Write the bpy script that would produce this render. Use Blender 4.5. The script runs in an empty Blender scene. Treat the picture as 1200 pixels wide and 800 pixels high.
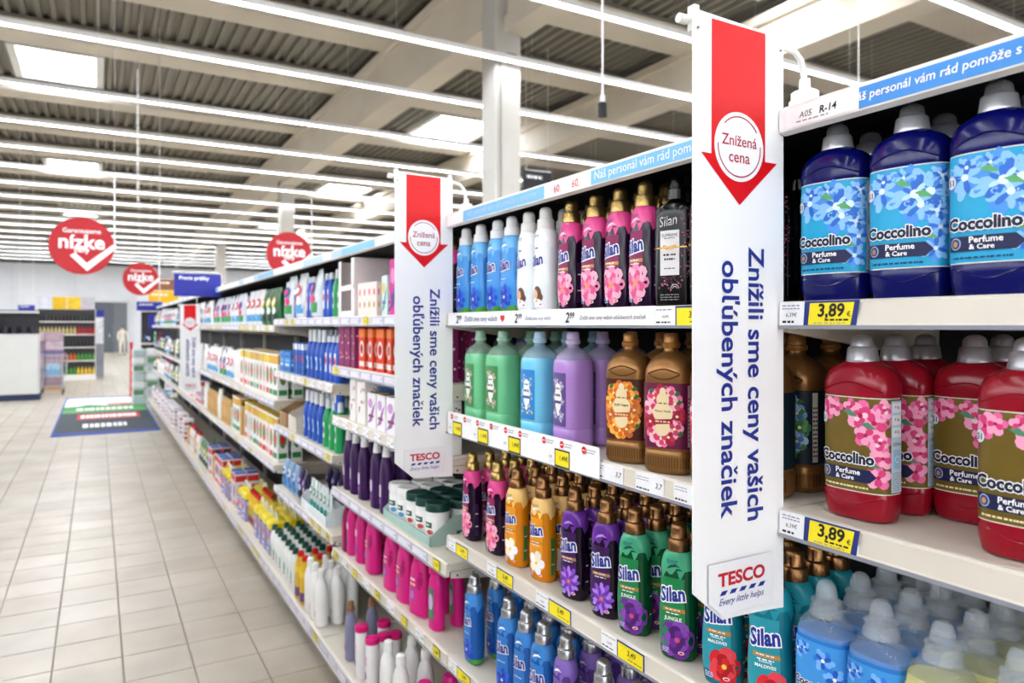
import bpy, bmesh, math, random
from mathutils import Vector
from mathutils.geometry import tessellate_polygon
random.seed(7)
R = math.radians
PI = math.pi
SC = bpy.context.scene
COL = SC.collection

# ------------------------------------------------------------------ camera
cam_d = bpy.data.cameras.new('camera')
cam = bpy.data.objects.new('camera', cam_d)
COL.objects.link(cam)
cam.location = (0, 0, 1.7)
cam.rotation_euler = (R(90), 0, R(-30.05))
cam_d.lens = 25.2
cam_d.sensor_width = 36
cam_d.shift_y = -19 / 1200
cam_d.clip_start = 0.05
cam_d.clip_end = 300
cam_d.dof.use_dof = True
cam_d.dof.focus_distance = 1.35
cam_d.dof.aperture_fstop = 4.2
SC.camera = cam
# ------------------------------------------------------------------ world, exposure
w = bpy.data.worlds.new('world')
SC.world = w
w.use_nodes = True
w.node_tree.nodes['Background'].inputs[0].default_value = (0.93, 0.96, 1.0, 1)
w.node_tree.nodes['Background'].inputs[1].default_value = 2.1
SC.view_settings.view_transform = 'Standard'
SC.view_settings.look = 'None'
SC.view_settings.gamma = 1
SC.view_settings.exposure = 1.3
TUBE = 13.0
pl = bpy.data.lights.new('added_daylight_portal', 'AREA')      # sampling aid for added daylight that brightens the banners through a made-up shop front
pl.shape = 'RECTANGLE'; pl.size = 60; pl.size_y = 5.6; pl.cycles.is_portal = True
po = bpy.data.objects.new('added_daylight_portal', pl); COL.objects.link(po)
po.location = (4, -18.1, 3.2); po.rotation_euler = (R(90), 0, 0)
SKYL = 9.0
SC.cycles.max_bounces = 6
SC.cycles.diffuse_bounces = 3
SC.cycles.glossy_bounces = 3
SC.cycles.transmission_bounces = 5
SC.cycles.transparent_max_bounces = 6
SC.cycles.caustics_reflective = False
SC.cycles.caustics_refractive = False
SC.cycles.sample_clamp_indirect = 6
SC.cycles.use_denoising = True

# ------------------------------------------------------------------ materials
MATS = {}
def hexc(h):
    h = h.lstrip('#')
    c = [int(h[i:i+2], 16) / 255 for i in (0, 2, 4)]
    return tuple(x / 12.92 if x <= .04045 else ((x + .055) / 1.055) ** 2.4 for x in c)
def mat(col, rough=.45, metal=0, var=.06, scale=30, coat=0, trans=0, emit=0, bump=0, alpha=1, kind=None):
    key = (col, rough, metal, var, scale, coat, trans, emit, bump, alpha, kind)
    if key in MATS: return MATS[key]
    m = bpy.data.materials.new('mat_%d' % len(MATS))
    m.use_nodes = True
    nt = m.node_tree
    b = nt.nodes['Principled BSDF']
    c = hexc(col)
    b.inputs['Base Color'].default_value = (*c, 1)
    b.inputs['Roughness'].default_value = rough
    b.inputs['Metallic'].default_value = metal
    b.inputs['Specular IOR Level'].default_value = .32 if alpha == 1 else .8
    if coat:
        b.inputs['Coat Weight'].default_value = coat
        b.inputs['Coat Roughness'].default_value = .12
    if trans:
        b.inputs['Transmission Weight'].default_value = trans
        b.inputs['IOR'].default_value = 1.2
    if alpha < 1: b.inputs['Alpha'].default_value = alpha
    if emit:
        b.inputs['Emission Color'].default_value = (*c, 1)
        b.inputs['Emission Strength'].default_value = emit
        m.cycles.emission_sampling = 'AUTO'
    elif var or bump:
        tc = nt.nodes.new('ShaderNodeTexCoord')
        n = nt.nodes.new('ShaderNodeTexNoise')
        n.inputs['Scale'].default_value = scale
        n.inputs['Detail'].default_value = 3
        nt.links.new(tc.outputs['Object'], n.inputs['Vector'])
        if var:
            r = nt.nodes.new('ShaderNodeMapRange')
            r.inputs['From Min'].default_value = .3; r.inputs['From Max'].default_value = .7
            r.inputs['To Min'].default_value = 1 - var; r.inputs['To Max'].default_value = 1 + var
            nt.links.new(n.outputs['Fac'], r.inputs['Value'])
            mx = nt.nodes.new('ShaderNodeVectorMath'); mx.operation = 'SCALE'
            mx.inputs[0].default_value = c
            nt.links.new(r.outputs['Result'], mx.inputs['Scale'])
            nt.links.new(mx.outputs['Vector'], b.inputs['Base Color'])
        if bump:
            bp = nt.nodes.new('ShaderNodeBump')
            bp.inputs['Strength'].default_value = bump
            bp.inputs['Distance'].default_value = .004
            nt.links.new(n.outputs['Fac'], bp.inputs['Height'])
            nt.links.new(bp.outputs['Normal'], b.inputs['Normal'])
    MATS[key] = m
    return m
def plastic(c): return mat(c, .34, 0, .03, 12, .06)
def gloss(c): return mat(c, .17, 0, .03, 12, .08)
def paper(c): return mat(c, .5, 0, .03, 40)
def metalcap(c): return mat(c, .27, .9, .03, 20)
def ink(c): return mat(c, .4, 0, 0, 10)
def painted(c): return mat(c, .4, 0, .03, 3)

# ------------------------------------------------------------------ mesh builder
def prepare_flat(loops, step):
    """2D polygons (first outer) -> verts2d, tris ; long edges cut"""
    bm = bmesh.new()
    for lp in loops:
        vs = [bm.verts.new((p[0], p[1], 0)) for p in lp]
        for t in tessellate_polygon([[Vector((p[0], p[1], 0)) for p in lp]]):
            try: bm.faces.new([vs[i] for i in t])
            except ValueError: pass
    return refine(bm, step)
def refine(bm, step):
    if step:
        for k in range(5):
            es = [e for e in bm.edges if e.calc_length() > step]
            if not es: break
            bmesh.ops.subdivide_edges(bm, edges=es, cuts=1)
            bmesh.ops.triangulate(bm, faces=[f for f in bm.faces if len(f.verts) > 3])
    bm.verts.index_update()
    v = [(q.co.x, q.co.y) for q in bm.verts]
    f = [[q.index for q in fc.verts] for fc in bm.faces]
    bm.free()
    return v, f
TXT = {}
def text2d(s, off=0, res=2, shear=0, spacing=1):
    if 'č' in s:
        v, f = text2d(s.replace('č', 'c'), off, res, shear, spacing)
        v, f = list(v), [list(q) for q in f]
        wc = max(p[0] for p in text2d('c', 0, res, 0, spacing)[0]) - min(p[0] for p in text2d('c', 0, res, 0, spacing)[0])
        for i, ch in enumerate(s):
            if ch == 'č':
                cx = max(p[0] for p in text2d(s[:i].replace('č', 'c') + 'c', 0, res, 0, spacing)[0]) - wc/2 + shear*.6
                o = len(v); b = .055 + off
                v += [(cx-.13-off, .70), (cx-.13+b, .70+off*.5), (cx, .63), (cx+.13-b, .70+off*.5), (cx+.13+off, .70), (cx+.035, .56-off), (cx-.035, .56-off)]
                f += [[o, o+1, o+2, o+6], [o+2, o+3, o+4, o+5], [o+2, o+5, o+6]]
        return v, f
    key = (s, off, res, shear, spacing)
    if key not in TXT:
        c = bpy.data.curves.new('lettering', 'FONT')
        c.body = s; c.resolution_u = res; c.offset = off; c.shear = shear; c.space_character = spacing
        o = bpy.data.objects.new('lettering', c)
        COL.objects.link(o)
        dg = bpy.context.evaluated_depsgraph_get()
        m = bpy.data.meshes.new_from_object(o.evaluated_get(dg))
        v = [(q.co.x, q.co.y) for q in m.vertices]
        f = [list(p.vertices) for p in m.polygons]
        bpy.data.meshes.remove(m)
        bpy.data.objects.remove(o)
        bpy.data.curves.remove(c)
        TXT[key] = (v, f)
    return TXT[key]
class MB:
    def __init__(s):
        s.v = []; s.f = []; s.m = []; s.sm = []; s.mats = []
    def mi(s, m):
        if m not in s.mats: s.mats.append(m)
        return s.mats.index(m)
    def add(s, v, f, m, smooth=False):
        o = len(s.v); k = s.mi(m)
        s.v += [tuple(p) for p in v]
        for q in f:
            s.f.append([i + o for i in q]); s.m.append(k); s.sm.append(smooth)
        return s
    def box(s, x0, x1, y0, y1, z0, z1, m):
        v = [(x0,y0,z0),(x1,y0,z0),(x1,y1,z0),(x0,y1,z0),(x0,y0,z1),(x1,y0,z1),(x1,y1,z1),(x0,y1,z1)]
        return s.add(v, [(0,3,2,1),(4,5,6,7),(0,1,5,4),(1,2,6,5),(2,3,7,6),(3,0,4,7)], m)
    def bbox(s, x0, x1, y0, y1, z0, z1, m, r=.004):
        # box with chamfered vertical and top edges
        def ring(z, i): return [(x0+i+r,y0+i,z),(x1-i-r,y0+i,z),(x1-i,y0+i+r,z),(x1-i,y1-i-r,z),(x1-i-r,y1-i,z),(x0+i+r,y1-i,z),(x0+i,y1-i-r,z),(x0+i,y0+i+r,z)]
        return s.rings([ring(z0, 0), ring(z1 - r, 0), ring(z1, r)], m, False)
    def rings(s, rs, m, smooth=True, cap0=True, cap1=True):
        n = len(rs[0]); v = [p for r in rs for p in r]; f = []
        for i in range(len(rs) - 1):
            for j in range(n):
                k = (j + 1) % n
                f.append((i*n+j, i*n+k, (i+1)*n+k, (i+1)*n+j))
        s.add(v, f, m, smooth)
        o = len(s.v) - len(v)
        k = s.mi(m)
        if cap0: s.f.append([o + j for j in reversed(range(n))]); s.m.append(k); s.sm.append(False)
        if cap1: s.f.append([o + (len(rs)-1)*n + j for j in range(n)]); s.m.append(k); s.sm.append(False)
        return s
    def cyl(s, x, y, z0, z1, r, m, n=20, r1=None, smooth=True):
        r1 = r if r1 is None else r1
        return s.rings([[(x + q*math.cos(a*2*PI/n), y + q*math.sin(a*2*PI/n), z) for a in range(n)] for q, z in ((r, z0), (r1, z1))], m, smooth)
    def lathe(s, x, y, prof, m, n=24, rib=0):
        rs = []
        for z, r, *k in prof:
            rb = rib if k else 0
            rs.append([(x + r*(1 + (rb if a % 2 else 0))*math.cos(a*2*PI/n), y + r*(1 + (rb if a % 2 else 0))*math.sin(a*2*PI/n), z) for a in range(n)])
        return s.rings(rs, m, True)
    def tube(s, pts, r, m, n=10):
        pts = [Vector(p) for p in pts]; rs = []
        up = Vector((0, 0, 1))
        for i, p in enumerate(pts):
            d = (pts[min(i+1, len(pts)-1)] - pts[max(i-1, 0)]).normalized()
            a = d.cross(up)
            if a.length < .1: a = d.cross(Vector((0, 1, 0)))
            a.normalize(); b = a.cross(d)
            rs.append([tuple(p + (a*math.cos(k*2*PI/n) + b*math.sin(k*2*PI/n))*r) for k in range(n)])
        return s.rings(rs, m)
    def flat(s, v2, f, m, fn, lift=0):
        return s.add([fn(a, b, lift) for a, b in v2], f, m)
    def poly(s, pts, m, fn, lift=0, step=.012):
        v, f = prepare_flat([pts], step)
        return s.flat(v, f, m, fn, lift)
    def rect(s, a0, a1, b0, b1, m, fn, lift=0, step=.012):
        na = max(1, math.ceil((a1-a0)/step)) if step else 1; nb = max(1, math.ceil((b1-b0)/step/1.5)) if step else 1
        v = [(a0 + (a1-a0)*i/na, b0 + (b1-b0)*j/nb) for j in range(nb+1) for i in range(na+1)]
        f = [(j*(na+1)+i, j*(na+1)+i+1, (j+1)*(na+1)+i+1, (j+1)*(na+1)+i) for j in range(nb) for i in range(na)]
        return s.flat(v, f, m, fn, lift)
    def ell(s, a, b, ra, rb, m, fn, lift=0, n=16, rot=0, step=0):
        c, q = math.cos(rot), math.sin(rot)
        pts = []
        for i in range(n):
            x, y = ra*math.cos(2*PI*i/n), rb*math.sin(2*PI*i/n)
            pts.append((a + x*c - y*q, b + x*q + y*c))
        v = [(a, b)] + pts
        f = [(0, 1+i, 1+(i+1) % n) for i in range(n)]
        return s.flat(v, f, m, fn, lift)
    def arc(s, a, b, r, w_, a0, a1, m, fn, lift=0, n=20):
        v = []
        for i in range(n+1):
            t = a0 + (a1-a0)*i/n
            v += [(a + (r-w_/2)*math.cos(t), b + (r-w_/2)*math.sin(t)), (a + (r+w_/2)*math.cos(t), b + (r+w_/2)*math.sin(t))]
        return s.flat(v, [(2*i, 2*i+1, 2*i+3, 2*i+2) for i in range(n)], m, fn, lift)
    def text(s, t, a, b, m, fn, lift=0, width=None, height=None, off=0, rot=0, shear=0, align='c', res=2, sx=1, spacing=1, step=0):
        v, f = text2d(t, off, res, shear, spacing)
        v0, _ = text2d(t, 0, res, shear, spacing)
        if not v0: return s
        x0 = min(p[0] for p in v0); x1 = max(p[0] for p in v0)
        y0 = min(p[1] for p in v0); y1 = max(p[1] for p in v0)
        k = width/(x1-x0)/sx if width else height/(y1-y0)
        if width and height: sx = (width/(x1-x0))/(height/(y1-y0)); k = height/(y1-y0)
        cx = {'c': (x0+x1)/2, 'l': x0, 'r': x1}[align]; cy = (y0+y1)/2
        c, q = math.cos(rot), math.sin(rot)
        if step:
            bm = bmesh.new(); vs = [bm.verts.new((p[0]*k*sx, p[1]*k, 0)) for p in v]
            for g in f:
                try: bm.faces.new([vs[i] for i in g])
                except ValueError: pass
            v, f = refine(bm, step); v = [(p[0]/k/sx, p[1]/k) for p in v]
        w2 = []
        for p in v:
            x, y = (p[0]-cx)*k*sx, (p[1]-cy)*k
            w2.append((a + x*c - y*q, b + x*q + y*c))
        return s.flat(w2, f, m, fn, lift)
    def otext(s, t, a, b, m, mo, fn, lift=0, ow=.05, bold=.02, **k):
        s.text(t, a, b, mo, fn, lift, off=bold+ow, **k)
        return s.text(t, a, b, m, fn, lift+.0003, off=bold, **k)
    def fake(s, a0, a1, b, h, m, fn, lift, n=9):
        # line of unreadably small print
        x = a0
        while x < a1:
            l = random.uniform(.3, 1)*(a1-a0)/n
            s.rect(x, min(a1, x+l), b-h/2, b+h/2, m, fn, lift, 0)
            x += l*1.35
        return s
    def build(s, name, parent=None, loc=(0,0,0)):
        me = bpy.data.meshes.new(name)
        me.from_pydata(s.v, [], s.f)
        for m in s.mats: me.materials.append(m)
        me.polygons.foreach_set('material_index', s.m)
        me.polygons.foreach_set('use_smooth', s.sm)
        me.update()
        if any(s.sm): me.set_sharp_from_angle(angle=R(36))
        o = bpy.data.objects.new(name, me)
        COL.objects.link(o)
        o.location = loc
        if parent: o.parent = parent
        return o
def tag(o, label=None, cat=None, group=None, kind=None):
    if label: o['label'] = label
    if cat: o['category'] = cat
    if group: o['group'] = group
    if kind: o['kind'] = kind
    return o
def empty(name, loc=(0,0,0), rz=0):
    o = bpy.data.objects.new(name, None)
    COL.objects.link(o); o.location = loc; o.rotation_euler = (0, 0, rz)
    o.empty_display_size = .05
    return o
def copy_tree(o, parent=None):
    c = o.copy(); COL.objects.link(c)
    if parent: c.parent = parent
    for ch in o.children: copy_tree(ch, c)
    return c
def front(x):                       # plane facing the aisle (-X): s to the viewer's right = -Y
    return lambda s, t, l=0: (x - l, -s, t)
def side(y):                        # plane facing -Y: s to the right = +X
    return lambda s, t, l=0: (s, y - l, t)

# ------------------------------------------------------------------ projection helpers (measured from the photograph)
H = 1.7
def dirx(u): return .8656*(u-114)
def diry(u): return 727 - .5007*(u-600)
def yat(u, x): return x*diry(u)/dirx(u)
def project(x, y, z):
    th = R(30.05)
    d = x*math.sin(th) + y*math.cos(th)
    if d < .05: return (9999, 9999)
    return 600 + 840*(x*math.cos(th) - y*math.sin(th))/d, 381 - 840*(z-H)/d
#@@STRUCTURE
# ================================================================== SETTING
def struct(mb, name, kind='structure', parent=None, loc=(0,0,0)):
    o = mb.build(name, parent, loc)
    return tag(o, kind=kind) if kind else o
# floor: grout bed, tiles one by one near the camera, joined further off
floor_m = mat('#7c746a', .6, 0, .08, 2)
fl = struct(MB().box(-32, 40, -18.4, 90, -.25, -.004, floor_m), 'floor')
def tile_material(name, a, b):
    m = bpy.data.materials.new(name); m.use_nodes = True
    nt = m.node_tree; bs = nt.nodes['Principled BSDF']
    g = nt.nodes.new('ShaderNodeNewGeometry')
    n1 = nt.nodes.new('ShaderNodeTexNoise'); n1.inputs['Scale'].default_value = 160; n1.inputs['Detail'].default_value = 4
    n2 = nt.nodes.new('ShaderNodeTexNoise'); n2.inputs['Scale'].default_value = 2.2
    nt.links.new(g.outputs['Position'], n1.inputs['Vector']); nt.links.new(g.outputs['Position'], n2.inputs['Vector'])
    ad = nt.nodes.new('ShaderNodeMath'); ad.operation = 'MULTIPLY_ADD'; ad.inputs[1].default_value = .55
    nt.links.new(n1.outputs['Fac'], ad.inputs[0]); nt.links.new(n2.outputs['Fac'], ad.inputs[2])
    cr = nt.nodes.new('ShaderNodeValToRGB')
    cr.color_ramp.elements[0].position = .45; cr.color_ramp.elements[0].color = (*hexc(a), 1)
    cr.color_ramp.elements[1].position = 1.05; cr.color_ramp.elements[1].color = (*hexc(b), 1)
    nt.links.new(ad.outputs[0], cr.inputs[0])
    nt.links.new(cr.outputs[0], bs.inputs['Base Color'])
    bs.inputs['Roughness'].default_value = .3
    bs.inputs['Specular IOR Level'].default_value = .55
    return m
tm = [tile_material('polished_tile', '#9d9384', '#beb5a6'), tile_material('polished_tile_warm', '#9b917f', '#bbb1a0'), tile_material('polished_tile_pale', '#a1998b', '#c2b9ab')]
T = .306; TX = .724
def tile_geo(mb, x, y, m):
    g = .005; c = .003; z0, z1 = -.004, 0
    a, b = T/2 - g/2, T/2 - g/2 - c
    v = [(x-a,y-a,z0),(x+a,y-a,z0),(x+a,y+a,z0),(x-a,y+a,z0),(x-b,y-b,z1),(x+b,y-b,z1),(x+b,y+b,z1),(x-b,y+b,z1)]
    mb.add(v, [(4,5,6,7),(0,1,5,4),(1,2,6,5),(2,3,7,6),(3,0,4,7)], m)
tile_mesh = []
for m in tm:
    mb = MB(); tile_geo(mb, 0, 0, m)
    o = mb.build('floor_tile'); tile_mesh.append(o.data); bpy.data.objects.remove(o)
cells = []
for i in range(-22, 32):
    for j in range(-9, 200):
        cells.append((TX + T/2 + i*T, -.1 + T/2 + j*T))
def tvis(c):
    u, v = project(c[0], c[1], 0)
    return -30 < u < 1230 and v < 830 and c[0] < 1.25
vis = sorted([c for c in cells if tvis(c)], key=lambda c: c[0]**2 + c[1]**2)[:300]
vs_ = set(vis)
for c in vis:
    o = bpy.data.objects.new('floor_tile', random.choice(tile_mesh)); COL.objects.link(o)
    o.location = (c[0], c[1], 0); o.parent = fl
mb = MB()
for c in cells:
    if c not in vs_: tile_geo(mb, c[0], c[1], random.choice(tm))
o = mb.build('distant_tiles', fl); tag(o, kind='stuff')

# back wall, low partition with a dark top line, wall far behind, side walls
wall_m = mat('#dcdfe4', .7, 0, .04, 1)
struct(MB().box(-32, 40, 52, 52.3, 0, 5.55, wall_m), 'wall_back')
struct(MB().box(-32, 40, 51.9, 52.0, 5.45, 5.75, mat('#55565a', .5)), 'trim_1')
struct(MB().box(-32, 40, 80, 80.3, 0, 8, mat('#8f8a80', .8)), 'wall_rear')
g = MB().box(-32, 40, -18.4, -18.1, 0, .4, wall_m).box(-32, 40, -18.4, -18.1, 6.0, 8, wall_m)
for k in range(19): g.box(-32 + k*4 - .06, -32 + k*4 + .06, -18.36, -18.14, .4, 6.0, painted('#b8bbc0'))
struct(g, 'wall_front')  # added unseen front, left open so daylight brightens the banners
struct(MB().box(-32.3, -32, -18.4, 80, 0, 8, wall_m), 'wall_left')
struct(MB().box(40, 40.3, -18.4, 80, 0, 8, wall_m), 'wall_right')
for k in range(14):
    struct(MB().box(-14 + k*3.2, -14 + k*3.2 + .012, 51.885, 51.9, 0, 5.45, mat('#b9bdc4', .6)), 'trim_%d' % (k+2))
# grey gate in the back wall
d = empty('door_1', (.98, 51.86, 0)); tag(d, kind='structure')
MB().box(-1.35, -.15, 0, .06, 0, 3.15, mat('#5c6068', .5)).build('door_leaf', d)
MB().box(-.13, .68, 0, .06, 0, 3.15, mat('#6a6e75', .5)).build('door_leaf', d)
fm = MB(); fm.box(-1.5, -1.35, -.03, .06, 0, 3.3, painted('#c9ccd0')); fm.box(.68, .83, -.03, .06, 0, 3.3, painted('#c9ccd0')); fm.box(-1.35, .68, -.03, .06, 3.15, 3.3, painted('#c9ccd0'))
fm.build('door_frame', d)
MB().box(-.35, -.28, -.06, 0, .95, 1.15, mat('#c0c0c0', .3, .8)).build('door_handle', d)

# roof: corrugated deck running along the aisle
deck_m = mat('#88847a', .5, .15, .08, .6)
mb = MB(); pitch = .24; zt = 7.58; zb = 7.50
xs = []; x = -16
while x < 34:
    xs += [(x, zt), (x+.10, zt), (x+.13, zb), (x+.21, zb)]; x += pitch
sky_rects = [(-1.47, -.03, 17.9, 20.0), (-1.5, 0, 29.6, 32.4), (-1.5, 0, 41, 44), (-1.5, 0, 55, 58), (8.2, 10.0, 18, 20.2), (8.2, 10.0, 29, 32), (8.2, 10, 41, 44), (17, 19, 18, 20.2), (17, 19, 29, 32), (-10, -8.5, 18, 20.2), (-10, -8.5, 29, 32), (8.2, 10, 6.5, 8.7), (-1.47, -.03, 5.5, 7.6), (-10, -8.5, 5.5, 7.6)]
def deck_strip(y0, y1, xa, xb):
    pts = [p for p in xs if xa - .001 <= p[0] <= xb + .001]
    v = [(p[0], y, p[1]) for y in (y0, y1) for p in pts]; n = len(pts)
    mb.add(v, [(i, i+1, n+i+1, n+i) for i in range(n-1)], deck_m)
ycuts = sorted({-18.4, 80} | {r[2] for r in sky_rects} | {r[3] for r in sky_rects})
for a, b in zip(ycuts, ycuts[1:]):
    gaps = sorted((r[0], r[1]) for r in sky_rects if r[2] <= a + .01 and r[3] >= b - .01)
    xa = -16
    for g in gaps:
        deck_strip(a, b, xa, g[0]); xa = g[1]
    deck_strip(a, b, xa, 34)
struct(mb, 'ceiling')
sk_m = mat('#f4f8ff', .5, 0, 0, 1, 0, 0, SKYL)
for i, r in enumerate(sky_rects):
    s_ = empty('window_%d' % (i+1), ((r[0]+r[1])/2, (r[2]+r[3])/2, 7.5)); tag(s_, kind='structure')
    hx, hy = (r[1]-r[0])/2, (r[3]-r[2])/2
    MB().box(-hx-.02, hx+.02, -hy-.02, hy+.02, .12, .14, sk_m).build('skylight_pane', s_)
    k = MB(); wm = painted('#e8e8e6')
    k.box(-hx-.16, -hx, -hy-.12, hy+.12, -.05, .14, wm).box(hx, hx+.16, -hy-.12, hy+.12, -.05, .14, wm)
    k.box(-hx, hx, -hy-.12, -hy, -.05, .14, wm).box(-hx, hx, hy, hy+.12, -.05, .14, wm)
    k.build('skylight_frame', s_)

# secondary beams across the hall, girders along it, columns
beam_m = mat('#d4ccbe', .65, 0, .05, 1.2)
bys = [-17, -13.5, -10, -6.6, -3.2, .2, 3.6, 7.0, 10.4, 13.2, 16.3, 20.4, 23.9, 27.2, 30.9]
while bys[-1] < 76: bys.append(bys[-1] + 3.4)
for i, y in enumerate(bys):
    b = MB()
    b.box(-16, 34, y-.1, y+.62, 7.20, 7.499, beam_m)
    b.box(-16, 34, y-.13, y-.1, 7.44, 7.499, mat('#77736c', .6))
    struct(b, 'trim_%d' % (20+i))
gird_m = mat('#dad1c1', .6, 0, .04, 1.0)
for i, (x0, x1, zz, ya, yb) in enumerate([(5.0, 5.5, 6.13, 9.56, 80), (5.13, 5.5, 5.96, -18.4, 9.11), (10.3, 10.85, 6.4, -18.4, 80), (16.6, 17.1, 6.3, -18.4, 80), (-8.2, -7.7, 6.3, -18.4, 80)]):
    g = MB()
    g.box(x0+.05, x1-.05, ya, yb, zz+.25, 7.26, gird_m)
    g.box(x0, x1, ya, yb, zz, zz+.25, gird_m)
    g.box(x0-.03, x1+.03, ya, yb, 7.1, 7.265, gird_m)
    struct(g, 'trim_%d' % (60+i))
col_m = mat('#c6c3bc', .55, 0, .03, 1.5)
for i, (x, y) in enumerate([(5.0, 9.12), (5.0, 23.2), (5.0, 37.2), (10.35, 23.2), (-8.15, 9.1), (-8.15, 23.2), (16.6, 9.1)]):
    g = MB().bbox(x, x+.43, y, y+.43, 0, 7.27 if i == 0 else 6.3, col_m, .02)
    struct(g, 'trim_%d' % (70+i))
    if i == 0:
        struct(MB().tube([(x+.08, y-.02, .3), (x+.08, y-.02, 5.6), (x+.2, y-.02, 5.68), (x+.34, y-.02, 5.68)], .014, mat('#9c9890', .5)), 'trim_80')

# light lines
tube_m = mat('#f6f9ff', .4, 0, 0, 1, 0, 0, TUBE)
hous_m = painted('#e6e6e4')
ty = [7.08, 8.94, 11.05, 13.7, 16.2, 18.5, 20.8]
while ty[-1] < 48: ty.append(ty[-1] + 2.4)
ty = [-16.8, -14.4, -12, -9.6, -7.2, -4.8, -2.4, 0, 2.4, 4.75] + ty
def light_strip(y):
    t = empty('light_strip', (0, y, 5.5))
    hs = MB().box(-15, 32, -.058, .058, .022, .07, hous_m)
    hs.box(-15, 32, -.058, -.052, 0, .022, hous_m).box(-15, 32, .052, .058, 0, .022, hous_m)
    hs.build('housing', t)
    MB().box(-15, 32, -.0515, .0515, .013, .0215, tube_m).build('tube', t)
    for k in range(-2, 8):
        c = MB()
        c.box(-.012, .012, -.060, .060, -.003, .072, hous_m)
        c.box(.010, .013, -.0015, .0015, .072, 2.0, hous_m)
        if k == -2: hg = c.build('hanger', t); hm = hg.data
        else: hg = bpy.data.objects.new('hanger', hm); COL.objects.link(hg); hg.parent = t
        hg.location.x = k*3.4
    return t
L0 = light_strip(ty[0])
ORD = ['first','second','third','fourth','fifth','sixth','seventh','eighth','ninth','tenth','eleventh','twelfth','thirteenth','fourteenth','fifteenth','sixteenth','seventeenth','eighteenth','nineteenth','twentieth']
for i, y in enumerate(ty):
    o = L0 if i == 0 else copy_tree(L0)
    o.location.y = y
    if i < 10: lb = 'continuous white light line overhead, above and behind the camera'
    elif i - 10 < 9: lb = 'continuous white light line across the hall, %s counted from the camera' % ORD[i-10]
    else: lb = 'faint distant white light line, %s back of the lines above the back wall' % ORD[i-19]
    tag(o, lb, 'light', 'light lines under the roof')
#@@GONDOLA
# ================================================================== SHELVING (one thing per bay)
L = 1.325; Y0 = -.505
def by(i): return Y0 + i*L           # bay i spans by(i)..by(i+1)
shelf_m = mat('#d6cebf', .42, 0, .03, 4)
rail_m = mat('#d8d1c3', .35, 0, .03, 6)
under_m = mat('#cfc8bb', .5, 0, .04, 4)
back_m = mat('#2a2a2c', .6, 0, .08, 6)  # charcoal puts the shade behind the goods into the panel colour
white = paper('#fafafa'); card = paper('#f4f4f6'); lil = paper('#c9c6dd'); yel = mat('#f6e21c', .45, 0, .02, 10)
navy = ink('#27357f'); blk = ink('#17181c'); red = ink('#e3182a'); grey_i = ink('#8f93a5')
SH = {0: [1.739, 1.392, 1.013, .623], 1: [1.739, 1.392, 1.013, .623], 2: [1.74, 1.505, 1.262, .915, .62], 3: [1.74, 1.41, 1.065, .67]}
for i in range(4, 13): SH[i] = [1.70, 1.21, .79]
ZB = .19                             # base shelf
XB = -.06                            # base shelf reaches further into the aisle
BAYN = ['nearest bay', 'bay between the banners', 'third bay from right', 'fourth bay from right', 'fifth bay from right', 'sixth bay from right', 'seventh bay from right', 'eighth bay from right', 'ninth bay from right', 'tenth bay from right', 'eleventh bay from right', 'twelfth bay from right', 'last bay of the aisle']
SHN = ['top shelf', 'second shelf', 'third shelf', 'fourth shelf', 'fifth shelf']
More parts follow.
